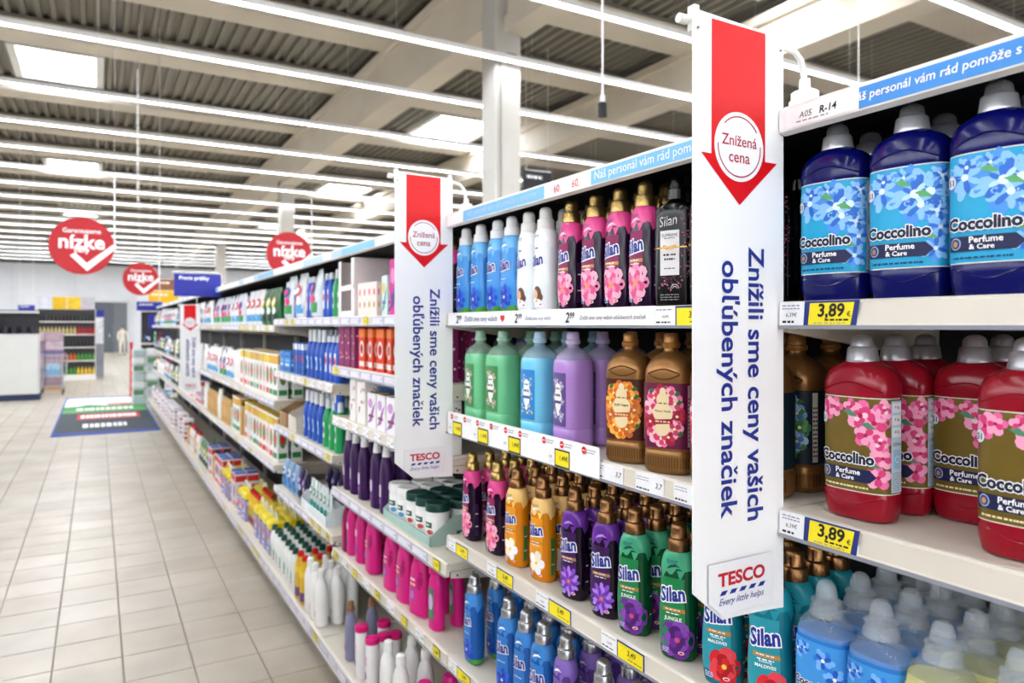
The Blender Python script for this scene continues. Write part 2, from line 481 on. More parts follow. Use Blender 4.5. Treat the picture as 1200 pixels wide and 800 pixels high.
# --- price cards: drawn on a plane facing the aisle, origin = centre of card
def pc_build(kind, w_, h_, price=None):
    m = MB(); fn = front(0)
    x0, x1 = -w_/2, w_/2
    if kind == 'big':                # white part and blue-framed yellow part
        m.box(-.0015, .001, -x1, -x0, -h_/2, h_/2, card)
        a = x0 + w_*.33
        m.text('6,39€', x0 + w_*.17, -h_*.04, blk, fn, .002, height=h_*.2, shear=.2)
        m.fake(x0+.006, x0+w_*.28, h_*.34, h_*.05, grey_i, fn, .002, 4)
        m.fake(x0+.006, x0+w_*.28, h_*.22, h_*.05, grey_i, fn, .002, 4)
        m.fake(x0+.006, x0+w_*.2, -h_*.32, h_*.09, blk, fn, .002, 3)
        sk = h_*.12
        m.poly([(a, -h_/2), (x1-sk*.3, -h_/2), (x1+sk, h_/2), (a+sk*.6, h_/2)], navy, fn, .002, 0)
        m.poly([(a+.009, -h_*.45), (x1-.011, -h_*.45), (x1-.004, h_*.42), (a+.013, h_*.42)], yel, fn, .0024, 0)
        m.text(price, x1-.044, h_*.09, blk, fn, .0028, height=h_*.56, off=.028, shear=.12, res=4)
        m.text('€', x1-.0135, h_*-.02, blk, fn, .0028, height=h_*.2, off=.012)
        m.fake(x1-.055, x1-.013, -h_*.25, h_*.07, blk, fn, .0028, 5)
        m.fake(a+.02, x1-.02, -h_*.37, h_*.04, grey_i, fn, .0028, 6)
    elif kind == 'pair':             # small white card + blue framed yellow card
        m.box(-.0015, .001, -x1, -x0, -h_/2, h_/2, card)
        a = x0 + w_*.38
        m.text('4,69€', x0 + w_*.2, -h_*.02, blk, fn, .002, height=h_*.18)
        m.fake(x0+.004, a-.006, h_*.33, h_*.06, grey_i, fn, .002, 4)
        m.fake(x0+.004, a-.014, -h_*.3, h_*.08, blk, fn, .002, 3)
        m.rect(a, x1, -h_*.56, h_*.5, navy, fn, .002, 0)
        m.rect(a+.004, x1-.005, -h_*.46, h_*.4, yel, fn, .0024, 0)
        m.text(price, (a+x1)/2+.004, h_*.05, blk, fn, .0028, height=h_*.36, off=.012, shear=.1)
        m.fake((a+x1)/2-.008, x1-.01, -h_*.28, h_*.05, blk, fn, .0028, 4)
    elif kind == 'yellow':
        m.rect(x0, x1, -h_/2, h_/2, blk, fn, .0016, 0)
        m.rect(x0+.003, x1-.003, -h_*.44, h_*.44, yel, fn, .002, 0)
        m.text(price, 0, 0, blk, fn, .0024, height=h_*.4, off=.01, shear=.1)
    elif kind == 'white':
        m.box(-.0015, .001, -x1, -x0, -h_/2, h_/2, card)
        m.fake(x0+.004, 0, h_*.3, h_*.05, grey_i, fn, .002, 5)
        m.fake(x0+.004, 0, h_*.16, h_*.05, grey_i, fn, .002, 5)
        m.text(price, x1-.014, 0, blk, fn, .002, height=h_*.34, off=.01, shear=.2)
        m.fake(x0+.004, 0, -h_*.33, h_*.09, blk, fn, .002, 4)
    elif kind == 'lilac':
        m.box(-.0015, .001, -x1, -x0, -h_/2, h_/2, lil)
        m.rect(x0+.006, x1-.006, -h_*.3, h_*.34, paper('#e9e8f2'), fn, .002, 0)
        m.text(price, x1-.02, 0, ink('#4c4c66'), fn, .0023, height=h_*.32)
    o = m.build('price_card'); me = o.data; bpy.data.objects.remove(o)
    return me
PC = {}
def price(kind, yc, zc, parent, w_, h_=.038, pr='3,49', x=-.0095):
    k = (kind, round(w_, 3), h_, pr)
    if k not in PC: PC[k] = pc_build(kind, w_, h_, pr)
    o = bpy.data.objects.new('price_card', PC[k]); COL.objects.link(o)
    o.parent = parent; o.location = (x, yc, zc)
def shelf_board(b, z, dep=.47, x0=0.0, lip=.044, name='shelf'):
    m = MB()
    m.box(x0, dep, .004, L-.004, z-.028, z-.003, shelf_m)
    m.box(x0+.03, dep, .03, L-.03, z-.033, z-.028, under_m)
    s_ = m.build(name, b)
    r = MB()   # extruded price rail: lip, sloped face, lower bead
    prof = [(x0+.004, z+.001), (x0-.003, z), (x0-.007, z-.004), (x0-.009, z-lip+.008), (x0-.011, z-lip+.004), (x0-.009, z-lip), (x0+.004, z-lip)]
    n = len(prof)
    v = [(p[0], y, p[1]) for y in (.002, L-.002) for p in prof]
    r.add(v, [(i, (i+1) % n, n+(i+1) % n, n+i) for i in range(n)] + [tuple(reversed(range(n))), tuple(range(n, 2*n))], rail_m)
    r.box(x0-.0125, x0-.009, .004, L-.004, z-lip-.001, z-lip+.005, mat('#8d8f9a', .2, 0, .02, 5, .5))
    r.build('price_rail', s_)
    for yy in (.002, L-.008):
        k = MB()
        k.add([(x0+.01, yy, z-.03), (dep-.03, yy, z-.03), (dep-.03, yy, z-.09), (dep-.2, yy, z-.085), (x0+.01, yy, z-.05),
               (x0+.01, yy+.006, z-.03), (dep-.03, yy+.006, z-.03), (dep-.03, yy+.006, z-.09), (dep-.2, yy+.006, z-.085), (x0+.01, yy+.006, z-.05)],
              [(0,1,2,3,4), (9,8,7,6,5), (0,4,9,5), (4,3,8,9), (3,2,7,8), (2,1,6,7), (1,0,5,6)], shelf_m)
        for q in (.03, .09): k.box(x0+q, x0+q+.006, yy-.001, yy+.007, z-.046, z-.040, blk)
        k.build('bracket', s_)
    return s_
skyb = mat('#3f8fdc', .35, 0, .02, 6); palb = mat('#7cc0ee', .35, 0, .02, 6); pale = mat('#b8d4ee', .4, 0, .02, 6)
SHELF = {}
BAY = []
for i in range(13):
    b = empty('shelf_bay', (1.0, by(i), 0)); BAY.append(b)
    tag(b, {0: 'white metal shelf bay with blue header, nearest, holding dark blue and red bottles', 1: 'white metal shelf bay between the two big hanging banners', 2: 'white metal shelf bay just beyond the middle banner with five shelves', 12: 'last white metal shelf bay at the far end of the aisle'}.get(i, 'white metal shelf bay, %s, stocked with household products' % BAYN[i]), 'shelf', 'shelf bays along the aisle')
    MB().box(.47, .50, .03, L-.0005, .12, 2.05, back_m).build('back_panel', b)
    MB().box(.44, .53, .0005, .03, 0, 2.05, painted('#c9c4ba')).build('upright', b)
    MB().box(0.0, .5, .002, L-.002, 0, .12, painted('#8a867e')).build('kick_plate', b)
    c = MB()
    c.box(.0, .50, .002, L-.002, 2.054, 2.066, painted('#e9e6df'))
    c.box(.005, .49, .004, L-.004, 2.046, 2.054, mat('#1c1c1e', .6))  # near-black underside, the canopy's own shadow put into the colour
    cn = c.build('canopy', b)
    h = MB()
    v = [(-.010, y, z) for z in (2.022, 2.060) for y in (.004, L-.004)] + [(.004, y, z) for z in (2.018, 2.064) for y in (.004, L-.004)]
    h.add(v, [(0,1,3,2), (4,6,7,5), (2,3,7,6), (0,4,5,1), (0,2,6,4), (1,5,7,3)], painted('#f2f0ec'))
    fn = lambda s_, t, l=0: (-.0105 - l, L - s_, t)   # s from the left end
    z0, z1 = 2.0245, 2.0565
    if i == 0:
        h.rect(.02, .15, z0, z1, white, fn, .0016, 0)
        h.text('A05', .057, 2.041, ink('#4a4a4a'), fn, .0022, height=.010, shear=.15)
        h.text('R-14', .098, 2.041, blk, fn, .0022, height=.011, off=.02, shear=.15)
        h.fake(.04, .10, 2.031, .002, grey_i, fn, .0022, 6)
        h.rect(.15, 1.3, z0, z1, skyb, fn, .0004, 0)
        h.text('Náš personál vám rád pomôže s tovarom vystaveným v regáli', .134, 2.0405, white, fn, .0012, height=.0165, off=.012, shear=.1, align='l', res=3)
    elif i == 1:
        h.rect(.02, .13, z0, z1, white, fn, .0004, 0)
        h.rect(.13, .60, z0, z1, palb, fn, .0004, 0); h.rect(.60, .80, z0, z1, white, fn, .0004, 0); h.rect(.80, 1.19, z0, z1, palb, fn, .0004, 0); h.rect(1.19, L-.01, z0, z1, white, fn, .0004, 0)
        h.text('Náš personál vám rád pomôže s tovarom', .36, 2.0405, pale, fn, .0012, width=.40)
        h.text('Náš personál vám rád pomôže', .99, 2.0405, white, fn, .0012, width=.35)
        h.text('60.      60.', .70, 2.040, red, fn, .0012, width=.11)
        h.text('60.     60.', 1.26, 2.040, red, fn, .0012, width=.075)
        h.fake(1.21, 1.31, 2.030, .002, red, fn, .0012, 8)
    else:
        xx = .01
        while xx < L - .05:
            w_ = random.choice([.16, .22, .3, .4]); x2 = min(L-.01, xx+w_)
            h.rect(xx, x2, z0, z1, random.choice([pale, palb, white, white]), fn, .0004, 0); xx = x2
    h.build('header_strip', cn)
    sh = []
    for z in SH[i]:
        s_ = shelf_board(b, z); sh.append(s_)
    sb = shelf_board(b, ZB, .47, XB, .065, 'base_shelf'); sh.append(sb)
    SHELF[i] = sh
    if i >= 2:
        for k, s_ in enumerate(sh):
            z = (SH[i] + [ZB])[k]; n = 9 if i < 5 else 6
            xo = -.0095 if k < len(SH[i]) else XB - .0095
            for q in range(n):
                yc = (q + .5)*L/n
                kd = 'yellow' if random.random() < (.45 if (i, k) == (2, 4) else .22) else ('lilac' if (i + k) % 4 or k == len(sh)-1 else 'white')
                if (i, k) == (2, 4): kd = 'yellow' if q % 2 == 0 else 'white'
                price(kd, yc, z-.022 - (.008 if k == len(sh)-1 else 0), s_, {'yellow': .055, 'lilac': L/n-.012, 'white': .075}[kd], .036, random.choice(['1,99', '2,49', '5,29', '3,15']), xo)
def tagu(bay, k, u0, u1, kind, pr, h_=.038, dz=-.021):
    z = SH[bay][k]; a, b_ = yat(u0, .99), yat(u1, .99)
    price(kind, (a+b_)/2 - by(bay), z+dz, SHELF[bay][k], abs(a-b_), h_, pr)
for k in (0, 1): tagu(0, k, 914, 1005, 'big', '3,89', .040, -.0205)
tagu(1, 0, 768, 835, 'pair', '3,49', .040, -.021)
for a, b_ in ((526, 549), (571, 602), (628, 670), (705, 756)): tagu(1, 2, a, b_, 'pair', '3,49')
for a, b_ in ((688, 730), (745, 778), (790, 822)): tagu(1, 1, a, b_, 'white', '3,7')
tagu(1, 3, 526, 552, 'pair', '3,49')
# white promotion strip on the top rail, taller promotion strip on the second rail
s_ = SHELF[1][0]; p = MB(); ya, yb = yat(526, .99) - by(1), yat(768, .99) - by(1)
p.box(-.0125, -.0095, yb, ya, 1.699, 1.740, white); fn = lambda s, t, l=0: (-.0127 - l, ya - s, t); wdt = ya - yb
for px, wd in ((537, .22), (606, .13), (666, .25)):
    a = ya - (yat(px, .99) - by(1))
    p.text('2', a, 1.719, blk, fn, .001, height=.024, off=.02, shear=.2)
    p.text('99', a+.021, 1.724, blk, fn, .001, height=.014, off=.015, shear=.2)
    p.text('Znížili sme ceny vašich obľúbených značiek' if wd > .24 else 'Znížili sme ceny vašich', a+.045+wd/2, 1.717, navy if wd < .24 else blk, fn, .001, width=wd*.95, shear=.15)
a = ya - (yat(590, .99) - by(1))
p.poly([(a-.012, 1.728), (a+.012, 1.728), (a+.012, 1.718), (a, 1.708), (a-.012, 1.718)], red, fn, .001, 0)
p.build('promotion_strip', s_)
s_ = SHELF[1][1]; p = MB(); ya, yb = yat(526, .985) - by(1), yat(703, .985) - by(1)
p.box(-.018, -.0150, yb, ya, 1.352, 1.423, white); fn = lambda s, t, l=0: (-.0182 - l, ya - s, t)
for px, pr in ((537, 0), (567, 0), (604, 0), (660, 0)):
    a = ya - (yat(px, .985) - by(1))
    p.rect(a-.033, a+.033, 1.352, 1.396, blk, fn, .0005, 0); p.rect(a-.029, a+.029, 1.356, 1.392, yel, fn, .0009, 0)
    p.text('1,49€', a+.008, 1.375, blk, fn, .0013, width=.034, off=.01)
    p.rect(a-.062, a-.04, 1.356, 1.39, card, fn, .0005, 0); p.text('1,99', a-.052, 1.372, blk, fn, .0009, width=.014)
for px in (531, 546, 561, 577, 594, 611, 639, 660, 686):
    a = ya - (yat(px, .985) - by(1))
    p.ell(a, 1.409, .009, .009, red, fn, .0013); p.fake(a-.006, a+.006, 1.409, .003, white, fn, .0016, 3)
    p.fake(a+.012, a+.045, 1.412, .0025, grey_i, fn, .0009, 5); p.fake(a+.012, a+.04, 1.406, .0025, grey_i, fn, .0009, 5)
p.build('promotion_strip', s_)
#@@PRODUCTS
# ================================================================== PRODUCTS
# ---- body of a bottle: superellipse rings; surf() maps a 2D label (s to the right, t up) onto it
class Body:
    def __init__(s, prof, seg=40, mid=.1, sub=3):
        # prof rows: z, a (half width along Y), b (half depth along X), n
        s.rows = []
        P = prof
        for i in range(len(P)-1):
            p0, p1, p2, p3 = P[max(0, i-1)], P[i], P[i+1], P[min(len(P)-1, i+2)]
            k = sub if (p2[0]-p1[0]) > .006 else 1
            for j in range(k):
                t = j/k
                def cr(c):
                    m1 = (p2[c]-p0[c])/max(1e-6, p2[0]-p0[0])*(p2[0]-p1[0]); m2 = (p3[c]-p1[c])/max(1e-6, p3[0]-p1[0])*(p2[0]-p1[0])
                    if (p1[0]-p0[0]) < .006: m1 = (p2[c]-p1[c])
                    if (p3[0]-p2[0]) < .006: m2 = (p2[c]-p1[c])
                    return (2*t**3-3*t*t+1)*p1[c] + (t**3-2*t*t+t)*m1 + (-2*t**3+3*t*t)*p2[c] + (t**3-t*t)*m2
                s.rows.append((p1[0]+(p2[0]-p1[0])*t, max(.002, cr(1)), max(.002, cr(2)), cr(3)))
        s.rows.append(P[-1])
        _, a, b, n = s.at(mid)
        N = 720; pts = [s.pt(a, b, n, 2*PI*i/N) for i in range(N+1)]
        s.cum = [0]
        for i in range(N): s.cum.append(s.cum[-1] + math.dist(pts[i], pts[i+1]))
        s.tot = s.cum[-1]; s.N = N; s.seg = seg
        s.phis = [s.phi(s.tot*i/seg) for i in range(seg)]
    def pt(s, a, b, n, ph):
        c, q = math.cos(ph), math.sin(ph)
        return (-b*math.copysign(abs(c)**(2/n), c), -a*math.copysign(abs(q)**(2/n), q))
    def phi(s, l):
        l %= s.tot; lo, hi = 0, s.N
        while hi - lo > 1:
            m = (lo+hi)//2
            if s.cum[m] <= l: lo = m
            else: hi = m
        return 2*PI*(lo + (l-s.cum[lo])/max(1e-9, s.cum[hi]-s.cum[lo]))/s.N
    def at(s, z):
        r = s.rows
        for i in range(len(r)-1):
            if z <= r[i+1][0]:
                t = max(0, (z-r[i][0])/max(1e-9, r[i+1][0]-r[i][0]))
                return tuple(r[i][k]*(1-t)+r[i+1][k]*t for k in range(4))
        return r[-1]
    def surf(s, u, t, l=0):
        _, a, b, n = s.at(t)
        l += .0004
        ph = s.phi(u)
        x, y = s.pt(a, b, n, ph)
        nx = math.copysign(abs(x/b)**(n-1)/b, x); ny = math.copysign(abs(y/a)**(n-1)/a, y)
        k = math.hypot(nx, ny) or 1
        return (x + nx/k*l, y + ny/k*l, t)
    def mesh(s, mb, m, z0=-1, z1=9, grow=0):
        rs = [[(lambda p: (p[0], p[1], z))(s.pt(a+grow, b+grow, n, ph)) for ph in s.phis] for z, a, b, n in s.rows if z0 <= z <= z1]
        mb.rings(rs, m); return mb
    def band(s, mb, m, u0, u1, t0, t1, lift=0, wav=None):
        nu = max(2, round((u1-u0)/s.tot*s.seg)); ts = [t0] + [r[0] for r in s.rows if t0+.001 < r[0] < t1-.001] + [t1]
        v = []; f = []
        for j, t in enumerate(ts):
            for i in range(nu+1):
                u = u0+(u1-u0)*i/nu
                tt = t + (wav(u) if (wav and j == 0) else 0)
                v.append(s.surf(u, tt, lift))
        for j in range(len(ts)-1):
            for i in range(nu):
                a = j*(nu+1)+i; f.append((a, a+1, a+nu+2, a+nu+1))
        mb.add(v, f, m, True); return mb
def flower(mb, fn, a, b, r, n, cols, center, lift, wide=.42, layers=3, rot=0, asp=1):
    for k in range(layers):
        rr = r*(1-.27*k); m = [cols[(k) % len(cols)], cols[(k+1) % len(cols)]]
        for i in range(n):
            t = rot + 2*PI*(i + .5*(k % 2))/n
            ln = rr*(.92 + .16*random.random())
            cx, cy = a + math.cos(t)*ln*.5, b + math.sin(t)*ln*.5*asp
            pts = []
            for q in range(10):
                w_ = 2*PI*q/10; px, py = math.cos(w_)*ln*.5, math.sin(w_)*ln*wide*.5*(1+.35*math.cos(w_))
                pts.append((cx + px*math.cos(t)-py*math.sin(t), cy + (px*math.sin(t)+py*math.cos(t))*asp))
            v = [(cx, cy)] + pts
            mb.flat(v, [(0, 1+i_, 1+(i_+1) % 10) for i_ in range(10)], m[i % 2], fn, lift + k*.00025 + (i % 2)*.00008)
    mb.ell(a, b, r*.16, r*.16, center, fn, lift + layers*.00025 + .0001, 8)
def finish(root, parts): return root
SILW = ink('#ffffff')
sil_prof = [(0, .032, .020, 2.4), (.003, .0355, .0235, 2.5), (.012, .0375, .0255, 2.6), (.05, .0395, .0275, 2.6), (.09, .0400, .0275, 2.6), (.12, .0375, .0270, 2.6), (.145, .0365, .0265, 2.5), (.17, .0372, .0262, 2.5), (.19, .0362, .0262, 2.4), (.205, .0335, .0255, 2.3), (.217, .0285, .0240, 2.1), (.223, .0225, .0220, 2), (.228, .0190, .0190, 2)]
SB = Body(sil_prof, 36, .1)
def sil_cap(m, root):
    c = MB()
    c.lathe(0, 0, [(.222, .0215), (.2235, .0235), (.226, .0235), (.246, .0222, 1), (.2475, .0215), (.249, .0180), (.2505, .0172), (.268, .0165, 1), (.274, .0155), (.278, .0125), (.2805, .0080), (.2815, .002)], m, 28, .025)
    return c.build('cap', root)
def silan(o):
    root = empty('softener_bottle')
    b = MB(); SB.mesh(b, gloss(o['c'])); b.build('body', root)
    l = MB(); fn = SB.surf
    w3 = lambda u: .006*math.sin(u*90) + .004*math.sin(u*210)
    if o.get('c2'): SB.band(l, ink(o['c2']), -.050, .022, .03, .17, .0001, w3)       # second printed colour on the front
    if o.get('top'):
        SB.band(l, gloss(o['top']), -SB.tot/2, SB.tot/2, .184, .2222, .0002, w3)
        for u0 in (-.03, .012, .045): l.poly([(u0-.006, .186), (u0, .168), (u0+.004, .172), (u0+.012, .187)], gloss(o['top']), fn, .0003)
        l.poly([(-.02, .187), (-.012, .196), (.004, .199), (.016, .192), (.004, .194), (-.008, .191)], ink(o.get('top2', '#ffffff')), fn, .0005)
        l.fake(-.022, .010, .2045, .0022, navy, fn, .0006, 3); l.fake(-.02, .006, .2005, .0020, navy, fn, .0006, 3)
    if o.get('green'): SB.band(l, ink(o['green']), -SB.tot/2, SB.tot/2, .004, .02, .0002, None)
    # brand lettering, climbing slightly
    l.otext('Silan', o.get('bx', -.006), .137, ink(o.get('ink', '#1c2f8f')), SILW, fn, .0012, ow=.06, bold=.035, width=.056, rot=R(9), sx=.78, shear=.12)
    if o.get('bar'):
        l.rect(-.026, .022, .1010, .1085, mat(o['bar'], .35, .4, .03, 20), fn, .0005, .01)
        l.fake(-.02, .012, .1055, .002, ink('#ffffff'), fn, .0009, 3)
    l.fake(-.018, .012, .0975, .0022, SILW, fn, .0006, 3)
    if o.get('sub'): l.text(o['sub'], -.003, .086, SILW, fn, .0012, width=.036, off=.02); (l.text(o['sub2'], -.003, .094, SILW, fn, .0012, width=.022) if o['sub2'] else None)
    if o['art'] == 'flower':
        flower(l, fn, o.get('fx', .001), o.get('fy', .055), o.get('fr', .029), o.get('fn', 7), [ink(q) for q in o['fc']], ink(o.get('fcen', '#f6a13a')), .0006, o.get('fw', .6), o.get('fl', 3), asp=o.get('asp', 1.15))
    if o.get('side'):
        SB.band(l, ink(o['side']), .045, .058, .02, .12, .0004, None)
        l.fake(.047, .056, .09, .003, SILW, fn, .0007, 1); l.fake(.047, .056, .05, .003, SILW, fn, .0007, 1)
    if o['art'] == 'lady':            # printed portrait on the white bottle
        hair, skin = ink('#6b4632'), ink('#e6b595')
        l.ell(.002, .05, .0155, .019, hair, fn, .0006, 14, .4); l.ell(-.008, .047, .010, .013, skin, fn, .0009, 14, .2)
        l.ell(.010, .040, .011, .014, hair, fn, .0008, 12, 1.0); l.poly([(-.022, .012), (-.02, .03), (-.008, .036), (.012, .032), (.024, .014)], ink('#ffffff'), fn, .0010)
        l.poly([(-.010, .026), (-.004, .036), (.003, .031), (.0, .024)], skin, fn, .0012)
        l.rect(-.012, .003, .168, .1715, ink('#22265c'), fn, .0008)
    for k in range(3): l.fake(-.03, -.012, .016+k*.004, .0022, ink('#c9cdf4'), fn, .0012, 3)
    if o.get('oval', 1): l.ell(.014, .019, .0065, .0035, SILW, fn, .0012, 14); l.ell(.014, .019, .0048, .0022, red, fn, .0015, 12)
    l.build('label', root)
    sil_cap(metalcap(o['cap']) if o.get('metal', 1) else plastic(o['cap']), root)
    return root
blueart = dict(art='flower', fc=['#1c49c8', '#2f6be6', '#1537a0'], fcen='#dfe9ff', fr=.032, fn=9, fw=.5, fy=.045, green='#4c9a3c', oval=0)
GOLD = '#b0935a'; BRONZE = '#8a6440'
PROD = {}
def reg(k, root, desc, cat='bottle'): PROD[k] = [root, desc, cat, False]
reg('sil_pink', silan(dict(c='#1f0628', c2='#8a0f56', top='#e2488f', top2='#ffc4dd', cap=GOLD, bar='#b58a4a', art='flower', fc=['#f288b0', '#f9b4cd', '#e4558a'], fr=.037, fy=.056, fn=8, asp=1.2, side='#2a1138')), 'plum softener bottle with pink flower')
reg('sil_blue', silan(dict(c='#3a92de', top='#6cb8f0', cap='#f2f2f2', metal=0, bar=None, **blueart)), 'sky blue softener bottle with white cap')
reg('sil_white', silan(dict(c='#eaf0f4', top='#f6f8fa', top2='#d5e2ee', cap='#eeece6', metal=0, art='lady')), 'white softener bottle with smiling woman print')
reg('sil_silver', silan(dict(c='#1a5aac', c2='#2c7acc', top='#3c8ad8', cap='#b9bbbe', **blueart)), 'blue softener bottle with silver cap')
reg('sil_violet', silan(dict(c='#563a8c', c2='#7858b4', top='#8668c0', cap='#b9bbbe', art='flower', fc=['#b79be0', '#8a62c8'], fy=.05)), 'light violet softener bottle with silver cap')
reg('sil_orange', silan(dict(c='#d27e0c', c2='#e8981c', top='#f3c878', cap=BRONZE, bar='#c98a2e', art='flower', fc=['#ffffff', '#fbf3dc'], fcen='#f8cf1a', fn=5, fw=.75, fl=1, fy=.05, side='#3f7d3a')), 'orange softener bottle with white blossom')
reg('sil_purple', silan(dict(c='#170720', c2='#3a1254', top='#682f98', top2='#b58ad6', cap=BRONZE, bar='#b58a4a', art='flower', fc=['#8a4fd0', '#b884ee', '#6a33a8'], fn=12, fw=.3, fcen='#ee7a3a', fy=.048, fr=.033, side='#1c1020')), 'dark purple softener bottle with lotus flower')
reg('sil_green', silan(dict(c='#064a2a', c2='#148048', top='#45a87e', top2='#12452f', cap=BRONZE, bar='#b98a3c', sub='JUNGLE', sub2=None, art='flower', fc=['#6a2a90', '#8a44b4', '#4c1c6c'], fn=5, fw=.95, fx=.006, fy=.045, fr=.036, fcen='#d4487a', side='#0b4a2c')), 'green softener bottle with violet flower')
reg('sil_teal', silan(dict(c='#117384', c2='#2494a4', top='#1c98a6', top2='#0f4f5a', cap=BRONZE, bar='#c98a3c', sub='MALDIVES', sub2='Relaxing', art='flower', fc=['#d8242e', '#ee4450', '#b4141e'], fn=5, fw=.9, fx=.010, fy=.042, fr=.032, fcen='#f6d04a', side='#12606e')), 'teal softener bottle with red hibiscus')

# ---- large rounded rinse bottle with wrap label (mascot left out)
coc_prof = [(0, .046, .026, 2.7), (.004, .052, .032, 2.9), (.02, .0560, .0355, 3), (.044, .0570, .0365, 3), (.047, .0560, .0357, 3), (.197, .0560, .0357, 3), (.200, .0570, .0365, 3), (.216, .0568, .0363, 3), (.232, .0530, .0340, 2.8), (.243, .0440, .0300, 2.5), (.250, .0300, .0255, 2.1), (.256, .0205, .0205, 2)]
CB = Body(coc_prof, 44, .12)
def info_column(l, fn, u0, z0, z1, c='#9cc4e0'):
    l.rect(u0, u0+.024, z0, z1, ink('#c4d8e6'), fn, .0022)
    for k in range(3):
        l.rect(u0+.0015, u0+.0225, z1-.018-k*.019, z1-.003-k*.019, ink('#eef4f8'), fn, .0025)
        l.text(('4 kg', '6 kg', '8 kg')[k], u0+.012, z1-.010-k*.019, blk, fn, .0028, width=.012)
    l.text('1275ml', u0+.012, z1-.067, blk, fn, .0028, width=.018, off=.02)
    l.rect(u0+.004, u0+.020, z1-.105, z1-.075, ink(c), fn, .0025)
    l.arc(u0+.012, z1-.09, .005, .0012, 0, 5.6, ink('#e8f4fb'), fn, .0028, 12)
    for k in range(9): l.fake(u0+.002, u0+.022, z0+.004+k*.0033, .0014, grey_i, fn, .0025, 3)
def coccolino(c, bg, bg2, fcols, fcen, leafc, capc, strip):
    root = empty('softener_bottle')
    b = MB(); CB.mesh(b, gloss(c))
    b.build('body', root)
    g = MB()   # moulded wave lines above and below the label
    for z in (.0335, .212):
        v = []; n = 30
        for i in range(n+1):
            u = -.05 + .1*i/n; dz = -.007*math.cos(u*60) if z < .1 else .008*math.cos(u*50)
            v += [CB.surf(u, z+dz-.0012, 0), CB.surf(u, z+dz, .0012), CB.surf(u, z+dz+.0016, 0)]
        g.add(v, [(3*i+q, 3*i+3+q, 3*i+4+q, 3*i+1+q) for i in range(n) for q in (0, 1)], gloss(c), True)
    g.build('moulded_rib', root)
    l = MB(); fn = CB.surf
    CB.band(l, ink('#e6e2d2'), -.062, .087, .047, .197, .0000)
    CB.band(l, mat(bg, .35, .25 if bg2 else 0, .05, 18), -.0615, .0865, .0485, .1955, .0002)
    random.seed(hash(c) % 97 if False else len(c)+ord(c[1]))
    fl_ = [ink(q) for q in fcols]
    spots = [(-.048, .176, .018), (-.026, .184, .014), (.018, .176, .024), (.038, .158, .023), (.026, .138, .018), (.046, .128, .017), (.050, .104, .016), (.044, .074, .017), (.052, .180, .014), (.003, .187, .012)] if 1 else []
    for k, (a, q, r) in enumerate(spots):
        r *= 1.12 if bg2 else (1.75 if r > .017 else 1.25)
        if k in (2, 5, 8): l_ = 3
        else: l_ = 2
        flower(l, fn, min(max(a, -.060+r), .0860-r), min(q, .194-r*.95), r, 5 if bg2 else 7, fl_, ink(fcen), .0005 + k*.00005, .72 if bg2 else .36, l_, rot=k*1.3)
    for a, q in ((.030, .152), (.002, .170), (.036, .092)):
        l.poly([(a-.012, q+.004), (a, q+.007), (a+.012, q-.004), (a-.002, q-.003)], ink(leafc), fn, .0016)
    l.ell(-.048, .160, .008, .009, ink('#e9eef8'), fn, .0018, 16); l.text('51', -.048, .1595, blk, fn, .0021, height=.008, off=.02)
    l.otext('Coccolino', -.006, .101, ink('#141a38'), ink('#ffffff'), fn, .0026, ow=.06, bold=.045, width=.088, sx=.92)
    l.poly([(-.050, .064), (.032, .0635), (.042, .0735), (.032, .084), (-.050, .0845)], ink('#1a1f4a'), fn, .0021)
    l.ell(-.040, .0745, .0075, .0085, ink('#9db8d8'), fn, .0024, 14); l.ell(-.040, .0745, .0058, .0068, ink('#2c3f7a'), fn, .0027, 14); l.ell(-.040, .0742, .0032, .0042, ink('#c98a4a'), fn, .0029, 10)
    l.text('Perfume', -.002, .0789, SILW, fn, .0026, width=.040, height=.0082, off=.02); l.text('& Care', -.007, .0693, SILW, fn, .0026, width=.030, height=.0068, off=.02)
    l.fake(-.045, .030, .055, .0028, ink(strip), fn, .0012, 12)
    info_column(l, fn, .0615, .051, .193)
    l.build('label', root)
    cp = MB()
    cp.lathe(0, 0, [(.249, .0240), (.252, .0250), (.256, .0243), (.273, .0215, 1), (.275, .0205), (.277, .0175), (.286, .0160, 1), (.291, .0135, 1), (.2945, .0085), (.2955, .003)], mat(capc, .3, .55, .03, 20), 32, .035)
    cp.build('cap', root)
    return root
reg('coc_blue', coccolino('#060b5a', '#1ca4d4', 0, ['#4a96ea', '#8cc6f8', '#2a6cd0', '#bce2fc'], '#dff2ff', '#5aa868', '#d0d2d6', '#0d3f66'), 'dark blue softener bottle with blue flowers')
reg('coc_red', coccolino('#930f22', '#746024', 1, ['#ec6aa0', '#f6a4c4', '#d83c78', '#fbd0de'], '#b4144c', '#4f8a6a', '#b0b0b6', '#f0e4b0'), 'red softener bottle with pink orchids')

